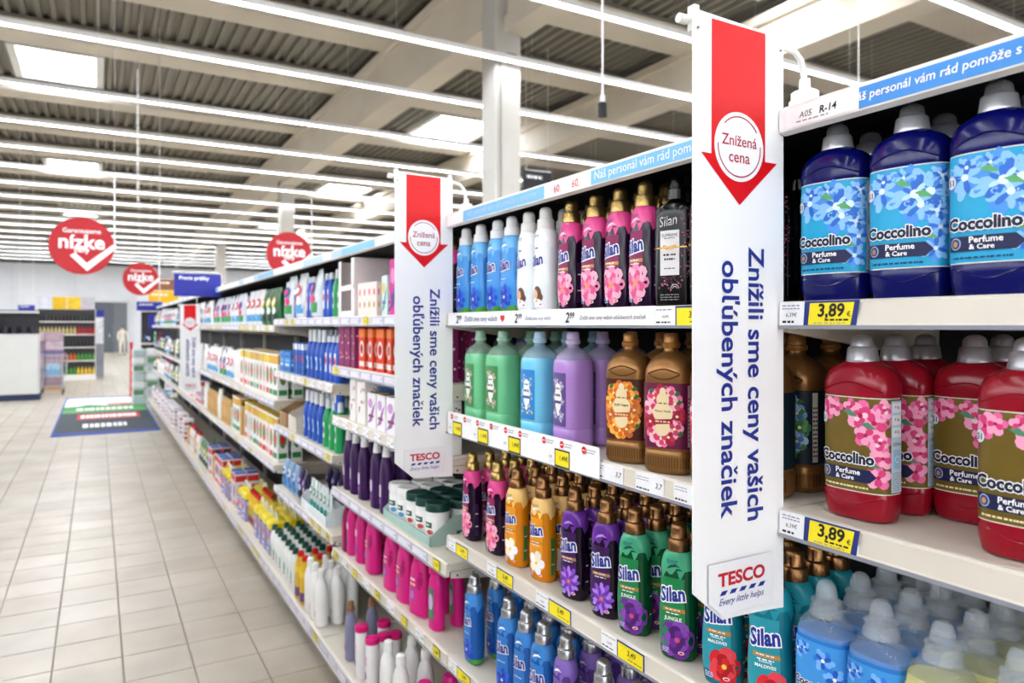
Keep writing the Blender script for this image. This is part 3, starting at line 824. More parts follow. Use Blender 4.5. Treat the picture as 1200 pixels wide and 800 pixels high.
# ---- clear bottles with clear dosing cap
sm_prof = [(0, .040, .026, 2.5), (.004, .045, .030, 2.7), (.03, .0475, .0325, 2.8), (.12, .0475, .0325, 2.8), (.165, .0470, .0325, 2.7), (.185, .0440, .0300, 2.5), (.200, .034, .026, 2.2), (.210, .0235, .0225, 2), (.222, .0215, .0215, 2)]
MBd = Body(sm_prof, 36, .1)
clear_m = mat('#c4d2dc', .06, 0, 0, 10, .0, 0, 0, 0, .2)
clearcap = mat('#dfe8f0', .08, 0, 0, 10, .0, 0, 0, 0, .28)
def clearbottle(c, lc, fc):
    root = empty('softener_bottle')
    b = MB(); MBd.mesh(b, clear_m, z0=.166); b.build('bottle_neck', root)
    b = MB(); MBd.mesh(b, gloss(c), z1=.182, grow=-.0003); b.build('body', root)
    l = MB(); fn = MBd.surf
    MBd.band(l, ink(lc), -.05, .06, .03, .165, .0004, None)
    for k, (a, q, r) in enumerate([(-.035, .145, .016), (.014, .14, .020), (.032, .115, .02), (.028, .09, .016), (-.02, .155, .012)]):
        flower(l, fn, a, min(q, .163-r), r, 6, [ink(x) for x in fc], SILW, .0007+k*.00004, .5, 2, rot=k)
    l.otext('Coccolino', -.004, .095, ink('#141a38'), SILW, fn, .002, ow=.06, bold=.04, width=.07)
    l.poly([(-.04, .062), (.03, .062), (.038, .07), (.03, .079), (-.04, .079)], ink('#1a1f4a'), fn, .0015)
    l.text('Perfume & Care', -.004, .0705, SILW, fn, .002, width=.05)
    l.build('label', root)
    cp = MB()
    cp.lathe(0, 0, [(.204, .0255), (.206, .0275), (.214, .0265), (.216, .0240), (.226, .0230, 1), (.228, .0250), (.230, .0225), (.232, .0175), (.248, .0160, 1), (.256, .0130, 1), (.261, .008), (.262, .003)], clearcap, 32, .03)
    cp.build('cap', root)
    return root
reg('clear_blue', clearbottle('#2f7ed0', '#3f96e0', ['#2f7ae0', '#78b8f6', '#1f5cc4']), 'clear capped bottle of blue softener')
reg('clear_yellow', clearbottle('#d9d27a', '#e4d86a', ['#f6e9a0', '#fff6c8', '#e4c84a']), 'clear capped bottle of pale yellow softener')

# ---- two litre ribbed bottles
big_prof = [(0, .044, .036, 3), (.004, .049, .041, 3.2), (.012, .0515, .0430, 3.4), (.046, .0515, .0430, 3.4), (.049, .0500, .0415, 3.4), (.053, .0515, .0430, 3.4), (.19, .0515, .0430, 3.4), (.205, .0515, .0430, 3.3), (.222, .0490, .0415, 3.0), (.238, .0400, .0350, 2.6), (.248, .0260, .0250, 2.2), (.254, .0165, .0165, 2), (.268, .0150, .0150, 2)]
BB = Body(big_prof, 40, .12)
def bigbottle(c, clear=None, lab=None):
    root = empty('softener_bottle')
    if clear:
        b = MB(); BB.mesh(b, mat(clear, .12, 0, 0, 10, .3, 0, 0, 0, .5), z0=.221); b.build('bottle_neck', root)
        b = MB(); BB.mesh(b, mat(c, .22, 0, .02, 8, .5), z1=.226); b.build('body', root)
    else:
        b = MB(); BB.mesh(b, mat(c, .3, .6, .04, 10, .1)); b.build('body', root)
    rb = MB(); fn = BB.surf   # moulded ribs round the side
    hi = mat(c, .26, .6 if not clear else 0, .02, 8, .1)
    if clear:
        for k in range(9):
            z = .07 + k*.0125
            BB.band(rb, hi, .036, .062, z, z+.004, .0008)
    else:
        for k in range(26):
            u = -.075 + k*.0058
            rb.rect(u, u+.0026, .014, .036, hi, fn, .0006, .02)
        for sg in (1, -1):
            v = []; n = 26
            for i in range(n+1):
                u = -.036 + .072*i/n; z = .2085 + sg*.0105*math.cos(u*PI/.074)
                v += [BB.surf(u, z-.0018, 0), BB.surf(u, z, .0022), BB.surf(u, z+.0018, 0)]
            rb.add(v, [(3*i+q, 3*i+3+q, 3*i+4+q, 3*i+1+q) for i in range(n) for q in (0, 1)], hi, True)
    rb.build('moulded_rib', root)
    l = MB()
    if clear:
        bg, bg2, fc = lab
        l.rect(-.033, .033, .055, .190, ink(bg), fn, .0002)
        for a, q, r in ((-.012, .165, .014), (.014, .158, .013), (-.016, .085, .014), (.013, .08, .015), (.018, .118, .01), (-.019, .125, .01)):
            flower(l, fn, a, q, r, 6, [ink(x) for x in fc], ink('#f4f4d8'), .0004, .5, 2, rot=q*99)
        for a, q, ra, rb_ in ((0, .148, .014, .016), (0, .13, .018, .018), (0, .108, .014, .016), (0, .092, .006, .012)): l.ell(a, q, ra, rb_, ink('#f4f4f0'), fn, .0012, 16)
        l.fake(-.010, .010, .150, .004, ink(bg2), fn, .0016, 3); l.fake(-.014, .014, .133, .006, ink(bg2), fn, .0016, 3)
        l.rect(-.015, .015, .112, .119, ink(bg2), fn, .0016)
    else:
        bg, fc, fc2, t1 = lab
        BB.band(l, mat(bg, .4, 0, .1, 12), -BB.tot/2, BB.tot/2, .054, .190, .0003)
        for k in range(11):
            an = 2*PI*k/11; a, q = math.cos(an)*.030, .122 + math.sin(an)*.048
            flower(l, fn, a, q, .020, 5 if k % 2 else 7, [ink(x) for x in (fc if k % 3 else fc2)], ink('#f8e6a0'), .0006+k*.00004, .75, 2, rot=k)
        for a, q in ((.034, .150), (.036, .085), (-.026, .172), (.03, .168)): l.poly([(a-.006, q-.002), (a, q+.008), (a+.007, q+.002), (a+.001, q-.005)], ink('#3a6a3a'), fn, .0018)
        for a, q, ra, rb_ in ((0, .155, .014, .016), (0, .128, .022, .022), (0, .098, .016, .018), (0, .172, .007, .009)): l.ell(a, q, ra, rb_, ink('#f2dfb0'), fn, .0020, 16)
        if t1: l.text(t1, 0, .132, ink(bg), fn, .0024, width=.034, off=.02)
        l.fake(-.010, .010, .148, .003, ink('#8a7a3a'), fn, .0024, 3)
        l.poly([(-.022, .103), (.022, .107), (.022, .117), (-.022, .113)], ink(fc2[0]), fn, .0024); l.fake(-.016, .016, .110, .003, ink('#f2dfb0'), fn, .0027, 4)
        l.rect(.052, .064, .058, .186, ink('#d8d2c4'), fn, .0006); 
        for k in range(12): l.fake(.053, .063, .07+k*.008, .003, blk, fn, .0009, 2)
    l.build('label', root)
    cc = clear and mat(clear, .25, 0, .02, 10, .3) or mat('#a5713a', .3, .35, .03, 20)
    cp = MB().lathe(0, 0, [(.262, .0175), (.264, .0190), (.272, .0190, 1), (.274, .0165), (.290, .0155, 1), (.293, .0140), (.294, .004)], cc, 24, .04)
    cp.build('cap', root)
    return root
reg('big_green', bigbottle('#78d098', '#a8d0b8', ('#4a8f56', '#39603f', ['#8a9a7a', '#c8b8a0'])), 'pale green large softener bottle')
reg('big_blue', bigbottle('#78d0f0', '#b0d4e8', ('#2f86d4', '#2f5f9a', ['#f0e05a', '#3f9ae0', '#2f62c0'])), 'light blue large softener bottle')
reg('big_lilac', bigbottle('#b88cd6', '#c4b4dc', ('#5c4a88', '#4a3a6a', ['#8a80a8', '#c4bcd4'])), 'lilac large softener bottle')
reg('big_orange', bigbottle('#93683a', None, ('#4a1c10', ['#f08a2a', '#f8b84a', '#e06a1a'], ['#c8642a', '#e88a3a'], 'Soft Heart')), 'bronze large softener bottle with orange flowers')
reg('big_rose', bigbottle('#93683a', None, ('#6a1440', ['#f07aa0', '#fac0d0', '#d83c6a'], ['#a41c3a', '#c83050'], 'Flower Touch')), 'bronze large softener bottle with pink roses')
reg('big_dark', bigbottle('#8a6034', None, ('#0f2430', ['#6a9ad0', '#a8c8e8', '#4a7ab4'], ['#3a7a4a', '#5a9a5a'], None)), 'bronze large softener bottle with dark green label')

# ---- black bottle with pump-like twin cap
def blackbottle():
    root = empty('softener_bottle')
    P = [(0, .038, .026, 3), (.004, .042, .030, 3.4), (.02, .0435, .031, 3.6), (.19, .0435, .031, 3.6), (.205, .042, .030, 3.2), (.214, .034, .026, 2.6), (.220, .018, .018, 2), (.23, .016, .016, 2)]
    B = Body(P, 36, .1); b = MB(); B.mesh(b, gloss('#050405')); b.build('body', root)
    l = MB(); fn = B.surf; si = ink('#c9c5c8')
    l.text('Silan', -.004, .178, si, fn, .0006, width=.042, shear=.2, rot=R(6), sx=.8)
    l.rect(-.022, .022, .066, .158, ink('#e4e0e2'), fn, .0003)
    l.text('SUPREME', 0, .148, blk, fn, .0008, width=.036); l.fake(-.012, .012, .142, .0016, blk, fn, .0008, 3)
    l.fake(-.014, .014, .108, .004, blk, fn, .0008, 4); l.fake(-.012, .012, .099, .004, blk, fn, .0008, 3); l.fake(-.012, .012, .08, .002, blk, fn, .0008, 3)
    gm = metalcap('#b8904a'); l.rect(-.0435, .06, .1215, .1240, gm, fn, .0012)
    for sx_ in (-1, 1): l.ell(sx_*.008, .1235, .008, .004, gm, fn, .0020, 12, sx_*.4)
    for k in range(70):
        a, q = random.uniform(.024, .05), random.uniform(.05, .2); l.ell(a, q, .0022, .0022, ink(random.choice(['#7a2a4a', '#a0486a', '#4a1830'])), fn, .0006, 5)
    for k in range(40):
        a, q = random.uniform(-.03, .03), random.uniform(.035, .064); l.ell(a, q, .0022, .0022, ink(random.choice(['#7a2a4a', '#c0688a', '#4a1830'])), fn, .0006, 5)
    l.arc(.012, .038, .009, .0012, 0, PI, si, fn, .0008); l.arc(.012, .038, .005, .0012, 0, PI, si, fn, .0008)
    for k in range(3): l.fake(-.022, .022, .026-k*.005, .002, ink('#8a8488'), fn, .0006, 5)
    l.build('label', root)
    MB().lathe(0, 0, [(.222, .019), (.224, .0205), (.244, .0198, 1), (.246, .017), (.254, .0158), (.270, .0150), (.277, .011), (.280, .003)], gloss('#050405'), 28, .04).build('cap', root)
    return root
reg('black', blackbottle(), 'black softener bottle with gold ribbon print')

# ---- background kinds (low detail, seen blurred)
def gbottle(name, P, c, capP, capc, lab=None, seg=18, ex=None, tm=plastic):
    root = empty(name); B = Body(P, seg, P[len(P)//2][0], 2)
    b = MB(); B.mesh(b, tm(c)); b.build('body', root)
    if lab:
        l = MB(); fn = B.surf
        for k, (kd, col, u0, u1, z0, z1) in enumerate(lab):
            if kd == 'r': l.rect(u0, u1, z0, z1, ink(col), fn, .0006 + k*.0003, .012)
            elif kd == 'e': l.ell(u0, z0, u1, z1, ink(col), fn, .0008 + k*.0003, 12)
            elif kd == 'b': B.band(l, ink(col), -B.tot/2, B.tot/2, z0, z1, .0004 + k*.0003)
        l.build('label', root)
    cp = MB(); cp.lathe(0, 0, capP, plastic(capc), 16); cp.build('cap', root)
    return root
slim = lambda a, b, h: [(0, a*.9, b*.85, 2.4), (.005, a, b, 2.5), (h*.45, a, b, 2.5), (h*.68, a*.92, b*.95, 2.4), (h*.82, a*.5, b*.6, 2.1), (h*.87, a*.36, a*.36, 2)]
capc_ = lambda r, z0, z1: [(z0, r), (z0+.002, r*1.05), (z1-.004, r*.9), (z1, r*.6), (z1+.001, r*.1)]
# magenta stain remover, shade of its grip recess painted as a darker oval
def jug(c, grip_shade, name='detergent_bottle', capc=None):
    root = empty(name)
    P = [(0, .052, .028, 2.6), (.004, .056, .032, 2.7), (.06, .056, .033, 2.7), (.12, .052, .032, 2.6), (.17, .044, .03, 2.5), (.203, .032, .026, 2.2), (.213, .024, .022, 2)]
    B = Body(P, 28, .1, 2); b = MB(); B.mesh(b, plastic(c)); b.build('body', root)
    l = MB(); fn = B.surf
    l.ell(.034, .135, .013, .034, plastic(grip_shade), fn, .0006, 18, -.2); l.arc(.034, .135, .02, .003, -2, 2, plastic(c), fn, .0015, 14)
    l.ell(-.012, .075, .017, .024, ink('#7a5ab0'), fn, .0006, 16); l.ell(-.012, .075, .012, .016, ink('#d86ac0'), fn, .0010, 14)
    l.fake(-.028, .006, .115, .009, ink('#f4d8a0'), fn, .0010, 3); l.fake(-.028, .006, .133, .008, SILW, fn, .0010, 3)
    l.build('label', root)
    MB().lathe(0, 0, [(.209, .026), (.212, .028), (.247, .026), (.254, .022), (.256, .004)], plastic(capc or c), 20).build('cap', root)
    return root
reg('mag_jug', jug('#d81a84', '#a00f5e'), 'wide magenta stain remover bottle')
reg('mag_slim', gbottle('detergent_bottle', slim(.034, .024, .25), '#dc1c86', [(.197, .016), (.199, .029), (.24, .027), (.253, .022), (.255, .004)], '#c81470', [('r', '#4a7a5a', -.018, .014, .04, .15), ('e', '#c9b4d8', -.002, .012, .1, .03), ('e', '#3f8f4f', -.002, .008, .06, .014)]), 'slim magenta bottle with green label')
reg('mag_plain', gbottle('detergent_bottle', slim(.037, .027, .26), '#d41a80', capc_(.02, .216, .252), '#c2146e', [('e', '#7a3aa0', -.006, .013, .06, .02), ('r', '#f2c4e0', -.016, .008, .12, .15)]), 'slim magenta stain remover bottle')
reg('maroon', gbottle('detergent_bottle', slim(.03, .022, .25), '#8a1450', capc_(.014, .215, .25), '#6a4a34', [('r', '#c02a6a', -.014, .012, .04, .14)]), 'maroon bottle with brown cap')
reg('purple', gbottle('detergent_bottle', slim(.034, .026, .29), '#36104e', [(.235, .014), (.237, .018), (.27, .015), (.285, .013), (.287, .003)], '#e8e6ea', [('r', '#e8dcf2', -.016, .006, .07, .12), ('e', '#8a3ab4', -.004, .012, .05, .012)]), 'deep purple bottle with white cap')
reg('white_slim', gbottle('cleaner_bottle', slim(.041, .030, .285), '#f2f2f0', capc_(.019, .243, .283), '#f6f6f4', [('e', '#e8b4b0', -.006, .010, .06, .02)]), 'plain white slim bottle')
reg('pinkcap', gbottle('cleaner_bottle', [(0, .026, .026, 2), (.004, .028, .028, 2), (.19, .028, .028, 2), (.2, .026, .026, 2)], '#f4f2f4', [(.199, .029), (.201, .030), (.222, .029), (.225, .02), (.226, .004)], '#e0187c', [('e', '#9a4a9c', -.004, .012, .07, .018), ('r', '#e8c4dc', -.012, .010, .11, .15)]), 'round white can with pink cap')
reg('redcap', gbottle('cleaner_bottle', slim(.036, .03, .27), '#e2b92a', capc_(.018, .232, .262), '#d8141e', [('b', '#f0d040', 0, 0, .15, .18), ('b', '#6a4a7a', 0, 0, .02, .07), ('r', '#3f9a5a', -.03, -.01, .03, .13)]), 'yellow bottle with red cap')
reg('greencap', gbottle('cleaner_bottle', slim(.034, .028, .25), '#eef0ee', capc_(.018, .212, .245), '#0f4a3c', [('e', '#7ab4a4', 0, .014, .09, .03), ('r', '#d04a3a', -.012, .012, .05, .06)]), 'white bottle with dark green cap')
reg('bluespray', gbottle('cleaner_bottle', [(0, .03, .024, 2.3), (.005, .034, .027, 2.4), (.07, .030, .024, 2.3), (.13, .036, .027, 2.4), (.18, .026, .022, 2.2), (.205, .014, .014, 2)], '#1c52b8', capc_(.015, .2, .27), '#e9eef2', [('r', '#d0e4f8', -.016, .016, .05, .12), ('e', '#2f9ae0', 0, .011, .085, .02)]), 'blue cleaner bottle with white nozzle')
reg('greenspray', gbottle('cleaner_bottle', [(0, .034, .026, 2.3), (.005, .038, .029, 2.4), (.08, .036, .026, 2.3), (.14, .038, .027, 2.4), (.18, .026, .022, 2.2), (.205, .014, .014, 2)], '#1f9a5a', capc_(.015, .2, .25), '#e9eef2', [('r', '#c8f0d8', -.018, .014, .05, .13), ('e', '#0f6a3c', 0, .012, .09, .02)]), 'green cleaner bottle with white nozzle')
reg('gold', gbottle('detergent_bottle', slim(.046, .034, .28), '#c99a52', capc_(.02, .24, .275), '#1c1a1c', [('r', '#e8c480', -.02, .02, .06, .16)]), 'golden bottle with black cap')
reg('whitered', gbottle('cleaner_bottle', slim(.05, .04, .29), '#f0f0ee', capc_(.024, .25, .285), '#c81420', [('r', '#e84a4a', -.02, .014, .12, .17), ('e', '#4a9a5a', 0, .014, .07, .024)]), 'white detergent bottle with red cap')
reg('freshblue', gbottle('cleaner_bottle', slim(.030, .024, .24), '#2a5ac4', capc_(.014, .205, .24), '#e8eef4', [('r', '#e8f0fa', -.014, .012, .05, .15), ('e', '#d8304a', 0, .010, .11, .02)]), 'small blue bottle with white cap')
reg('violetcap', gbottle('cleaner_bottle', slim(.030, .026, .26), '#8a8aa8', [(.22, .016), (.222, .019), (.236, .018), (.24, .014), (.262, .013), (.264, .004)], '#8a6440', [('e', '#b43a8a', -.002, .012, .06, .02)]), 'grey violet bottle with bronze cap')

def pane_print(l, fn, w_, h_, bg, acc, style, yc=0):
    a0, a1 = -w_/2, w_/2
    l.rect(a0*.98, a1*.98, h_*.02, h_*.98, paper(bg), fn, .0003, 0)
    if style == 'oxi':      # stacked bands
        l.rect(a0*.96, a1*.96, h_*.78, h_*.96, ink(acc[0]), fn, .0006, 0); l.ell(0, h_*.5, w_*.34, h_*.2, ink(acc[1]), fn, .0006, 16); l.ell(0, h_*.5, w_*.24, h_*.12, ink(acc[2]), fn, .0009, 14); l.rect(a0*.8, a1*.8, h_*.08, h_*.2, ink(acc[1]), fn, .0006, 0)
    elif style == 'swirl':
        l.poly([(a0*.9, h_*.1), (a1*.1, h_*.2), (a1*.9, h_*.75), (a1*.3, h_*.6)], ink(acc[0]), fn, .0006, 0); l.ell(a0*.25, h_*.7, w_*.26, h_*.14, ink(acc[1]), fn, .0009, 14); l.rect(a0*.7, a1*.5, h_*.3, h_*.38, ink(acc[2]), fn, .0009, 0)
    elif style == 'row':    # row of little bottles printed on a carton
        n = 4
        for k in range(n):
            a = a0 + w_*(k+.5)/n; l.ell(a, h_*.4, w_*.09, h_*.26, ink(acc[0]), fn, .0006, 10); l.rect(a-w_*.035, a+w_*.035, h_*.62, h_*.8, ink(acc[1]), fn, .0006, 0); l.ell(a, h_*.35, w_*.05, h_*.1, ink(acc[2]), fn, .0009, 8)
    elif style == 'dots':
        random.seed(int(h_*1000)+3)
        for k in range(9): l.ell(random.uniform(a0*.7, a1*.7), random.uniform(h_*.15, h_*.85), w_*.07, w_*.07, ink(acc[k % 3]), fn, .0006, 8)
    elif style == 'bars':
        for k in range(4): l.rect(a0*.8, a1*(.8-.2*(k % 2)), h_*(.12+.2*k), h_*(.22+.2*k), ink(acc[k % 3]), fn, .0006, 0)
def carton(name, w_, d_, h_, c, bg, acc, style, top=None):
    root = empty(name)
    MB().bbox(-d_/2, d_/2, -w_/2, w_/2, 0, h_, paper(c), .002).build('box', root)
    l = MB(); pane_print(l, front(-d_/2), w_, h_, bg, acc, style); pane_print(l, side(-w_/2), d_, h_, bg, acc, style)
    if top: l.rect(-d_/2+.003, d_/2-.003, -w_/2+.003, w_/2-.003, paper(top), lambda s, t, q=0: (s, t, h_+q), .0004, 0)
    l.build('printed_panel', root)
    return root
reg('box_maroon', carton('product_box', .075, .06, .20, '#7a1c50', '#8a2260', ['#f0e4ec', '#c86a3a', '#f0c8e0'], 'dots'), 'maroon carton', 'box')
reg('box_red', carton('product_box', .07, .05, .185, '#d8301c', '#e0401e', ['#f07a2a', '#e8e4e0', '#b01c10'], 'oxi'), 'orange red carton with white emblem', 'box')
reg('box_oxi', carton('product_box', .11, .07, .30, '#f4f2ec', '#f4f4f2', ['#e8c81c', '#d8382a', '#3a9a4a'], 'oxi', '#e8c81c'), 'white carton with yellow top and red print', 'box')
reg('box_oxi2', carton('product_box', .11, .07, .30, '#f4f2ec', '#f0f2f0', ['#e0a81c', '#2f8a4a', '#d8302a'], 'oxi', '#e8b01c'), 'white carton with yellow top and green print', 'box')
reg('box_white', carton('product_box', .10, .06, .19, '#f4f2ee', '#f4f2ee', ['#d8304a', '#e87a8a', '#4a4a6a'], 'dots'), 'white carton with red dots', 'box')
reg('box_lav', carton('product_box', .10, .06, .15, '#f2eef4', '#f4f0f6', ['#9a5aa8', '#c89ad0', '#7a2a5a'], 'swirl', '#8a6a3a'), 'white carton with lavender print', 'box')
reg('box_pinkrow', carton('product_box', .20, .08, .15, '#f0d4d8', '#f6e4dc', ['#f0e8e0', '#e04a5a', '#c8a060'], 'row'), 'pale pink carton printed with small bottles', 'box')
reg('box_blue', carton('product_box', .13, .07, .13, '#2a74c4', '#3a8ad8', ['#1c3f8f', '#e8f0fa', '#6ab8ee'], 'bars'), 'blue carton with pale bars', 'box')
reg('box_bluetall', carton('product_box', .05, .05, .19, '#2458b4', '#3274cc', ['#e4eefa', '#1c3f8f', '#d8304a'], 'oxi'), 'tall blue carton', 'box')
reg('box_teal', carton('product_box', .08, .05, .17, '#e8f0f0', '#dceeee', ['#2a9a9a', '#e8c84a', '#3a6a9a'], 'swirl'), 'white and teal carton', 'box')
reg('box_redwhite', carton('product_box', .13, .09, .28, '#f0f0f0', '#ececf0', ['#d82a2a', '#e84a5a', '#2a4aa0'], 'oxi', '#3a5ab0'), 'large white and red detergent carton', 'box')
reg('box_crimson', carton('product_box', .20, .12, .30, '#eeeaf0', '#f4f0f4', ['#8a1c3a', '#a42a4a', '#c8c0c8'], 'bars'), 'large white carton with crimson bars', 'box')
reg('pack_magenta', carton('product_box', .10, .07, .23, '#c81c8a', '#d8249a', ['#3a2a8a', '#f08ad0', '#4a1c7a'], 'swirl', '#f0f0f4'), 'bright magenta twin pack', 'box')
# soft pouch / bag
def bag(name, w_, h_, d_, c, acc, style='swirl', seed=0):
    root = empty(name); rs = []
    for z, a, b in ((0, .75, .6), (.06, .95, .95), (.3, 1, 1), (.6, .98, .85), (.85, .92, .4), (.95, .9, .12), (1.0, .92, .06)):
        rg = []
        for i in range(16):
            t = 2*PI*i/16; cs, q = math.cos(t), math.sin(t)
            wr = 1 + .05*math.sin(i*2.3+z*9+seed)
            rg.append((-d_/2*b*math.copysign(abs(cs)**.8, cs)*wr, -w_/2*a*math.copysign(abs(q)**.8, q)*wr, h_*z))
        rs.append(rg)
    MB().rings(rs, mat(c, .3, 0, .1, 9, .3, 0, 0, .3)).build('bag', root)
    def fn(s, t, l=0):
        k = t/h_; bb = 1 if k < .6 else max(.15, 1-(k-.6)*2.1)
        x = min(.99, abs(s)/(w_/2)); return (-d_/2*bb*(1-x**2.4)**.5*1.02 - l - .002, -s, t)
    l = MB(); a1 = w_*.42
    l.ell(0, h_*.62, a1*.8, h_*.13, ink(acc[0]), fn, .0008, 16); l.ell(0, h_*.62, a1*.55, h_*.07, ink(acc[1]), fn, .0012, 14)
    l.rect(-a1, a1, h_*.12, h_*.32, ink(acc[2]), fn, .0008, .02)
    l.ell(a1*.4, h_*.4, a1*.4, h_*.1, ink(acc[1]), fn, .0012, 12)
    l.build('printed_panel', root)
    return root
reg('bag_white', bag('detergent_bag', .17, .27, .09, '#f0f2f4', ['#d8303a', '#f6f6f6', '#4aa0d8']), 'puffy white bag with red badge', 'bag')
reg('bag_green', bag('detergent_bag', .16, .26, .09, '#1c6a3a', ['#e8e04a', '#f4f4f4', '#0f3a24'], 'swirl', 2), 'dark green bag', 'bag')
reg('bag_mix', bag('detergent_bag', .17, .27, .10, '#e8eef4', ['#2a4aa0', '#e82a7a', '#3f9a5a'], 'swirl', 4), 'white bag with pink and blue print', 'bag')
reg('bag_navy', bag('detergent_bag', .15, .20, .08, '#1c2a5a', ['#4a7ac8', '#e8e8f0', '#12183a'], 'swirl', 5), 'dark navy bag', 'bag')
reg('pouch_ltblue', bag('refill_pouch', .11, .18, .06, '#8ab4dc', ['#e8f0f8', '#3a6ab8', '#4a8ad0'], 'swirl', 6), 'light blue pouch', 'bag')
reg('pouch_teal', bag('refill_pouch', .055, .17, .03, '#e4f0ee', ['#1c7a6a', '#f4f4f4', '#4ab0a4'], 'swirl', 7), 'slim white and teal pouch', 'bag')
reg('pouch_dark', bag('refill_pouch', .09, .19, .05, '#2a1c4a', ['#5a4a9a', '#c8c0e0', '#1a1030'], 'swirl', 8), 'dark violet pouch', 'bag')
# wipes canister
def canister(lid, c='#eef0ee', lab='#1c5a4c'):
    root = empty('wipes_canister')
    MB().cyl(0, 0, 0, .118, .044, plastic(c), 26).build('body', root)
    l = MB(); fn = lambda s, t, q=0: (-(.044+q)*math.cos(s/.044), -(.044+q)*math.sin(s/.044), t)
    l.rect(-.03, .05, .03, .095, ink('#f6f6f4'), fn, .0005); l.rect(-.028, .03, .055, .075, ink(lab), fn, .0009); l.fake(-.02, .02, .065, .006, SILW, fn, .0013, 4)
    l.ell(.02, .04, .016, .009, ink('#c8483a' if lid != '#f0f0ee' else '#4a9ad0'), fn, .0011, 12); l.build('label', root)
    MB().lathe(0, 0, [(.112, .0455), (.114, .0465), (.136, .0460), (.141, .044), (.1415, .030), (.1395, .026), (.1395, .002)], plastic(lid), 28).build('lid', root)
    return root
reg('wipes_white', canister('#f0f0ee'), 'white lidded wipes canister', 'canister')
reg('wipes_green', canister('#10403a'), 'dark green lidded wipes canister', 'canister')
# yellow canister with carrying loop
def can_handle():
    root = empty('detergent_canister')
    MB().bbox(-.05, .05, -.065, .065, 0, .17, paper('#8a84b8'), .01).build('body', root)
    MB().bbox(-.052, .052, -.067, .067, .17, .22, plastic('#f0d81c'), .012).build('lid', root)
    pts = [(0, -.055 + .11*i/8, .215 + .06*math.sin(PI*i/8)) for i in range(9)]
    MB().tube(pts, .006, plastic('#f4f0e0'), 8).build('handle', root)
    l = MB(); pane_print(l, front(-.05), .12, .16, '#b4b0d4', ['#e8e4f4', '#e84a6a', '#3a4ab0'], 'swirl'); pane_print(l, side(-.065), .09, .16, '#b4b0d4', ['#e8e4f4', '#e84a6a', '#3a4ab0'], 'oxi'); l.build('printed_panel', root)
    return root
reg('can_yellow', can_handle(), 'lilac canister with yellow lid and loop handle', 'canister')
# cardboard tray standing on a shelf (open top, low front)
def tray(w_, d_, h_, hf, c, name='display_tray'):
    m = MB(); t = .003; k = mat(c, .7, 0, .06, 20)
    m.box(-d_/2, d_/2, -w_/2, w_/2, 0, t, k)
    m.box(d_/2-t, d_/2, -w_/2, w_/2, t, h_, k)
    m.box(-d_/2, -d_/2+t, -w_/2, w_/2, t, hf, k)
    for y in (-w_/2, w_/2-t):
        m.add([(-d_/2, y, t), (d_/2, y, t), (d_/2, y, h_), (-d_/2+.3*d_, y, h_), (-d_/2, y, hf), (-d_/2, y+t, t), (d_/2, y+t, t), (d_/2, y+t, h_), (-d_/2+.3*d_, y+t, h_), (-d_/2, y+t, hf)], [(0,1,2,3,4), (9,8,7,6,5), (0,4,9,5), (4,3,8,9), (3,2,7,8), (2,1,6,7), (1,0,5,6)], k)
    o = m.build(name); return o

# ------------------------------------------------------------------ placing
ITEMS = []          # (object, bay, shelf, row, u, description, category)
def place(kind, x, y, z, rz=0, bay=None, k=None, row=0, label=None, group=None):
    u, v = project(x, y, z + .1)
    if u > 1290 or v > 985: return None
    P = PROD[kind]
    if P[3]: o = copy_tree(P[0])
    else: o = P[0]; P[3] = True
    o.location = (x, y, z); o.rotation_euler = (0, 0, R(rz))
    if label: tag(o, label, P[2], group or 'other goods')
    else: ITEMS.append((o, bay, k, row, u, P[1], P[2]))
    return o
def zsh(bay, k): return (SH[bay] + [ZB])[k] - .0025
# pixel list: kind, u, X
def rowpix(bay, k, lst, rows=3, dx=.085, jit=.003):
    for kind, u, x, *rz in lst:
        y = yat(u, x)
        for r in range(rows):
            place(kind, x + r*dx, y + random.uniform(-jit, jit) + r*.001, zsh(bay, k), (rz[0] if rz else 0) + random.uniform(-4, 4), bay, k, r)
# top shelf between the banners
rowpix(1, 0, [('sil_blue', 547, 1.045), ('sil_blue', 564, 1.045), ('sil_blue', 583, 1.045), ('sil_blue', 600, 1.045), ('sil_white', 620, 1.045), ('sil_white', 640, 1.045),
              ('sil_pink', 670, 1.045), ('sil_pink', 698, 1.045), ('sil_pink', 727, 1.045), ('sil_pink', 757, 1.045)], 3, .059)
rowpix(1, 0, [('black', 794, 1.045, 18), ('black', 834, 1.045), ('black', 880, 1.045)], 4, .070)
# second shelf
rowpix(1, 1, [('big_green', 563, 1.055), ('big_green', 590, 1.055)], 3, .095)
rowpix(1, 1, [('big_blue', 632, 1.055)], 3, .095)
rowpix(1, 1, [('big_lilac', 672, 1.058, -4)], 3, .095)
rowpix(1, 1, [('big_orange', 738, 1.06, 24), ('big_rose', 786, 1.06, 24), ('big_rose', 842, 1.06, 10)], 3, .1)
rowpix(1, 1, [('big_dark', 893, 1.06, 8)], 4, .1)
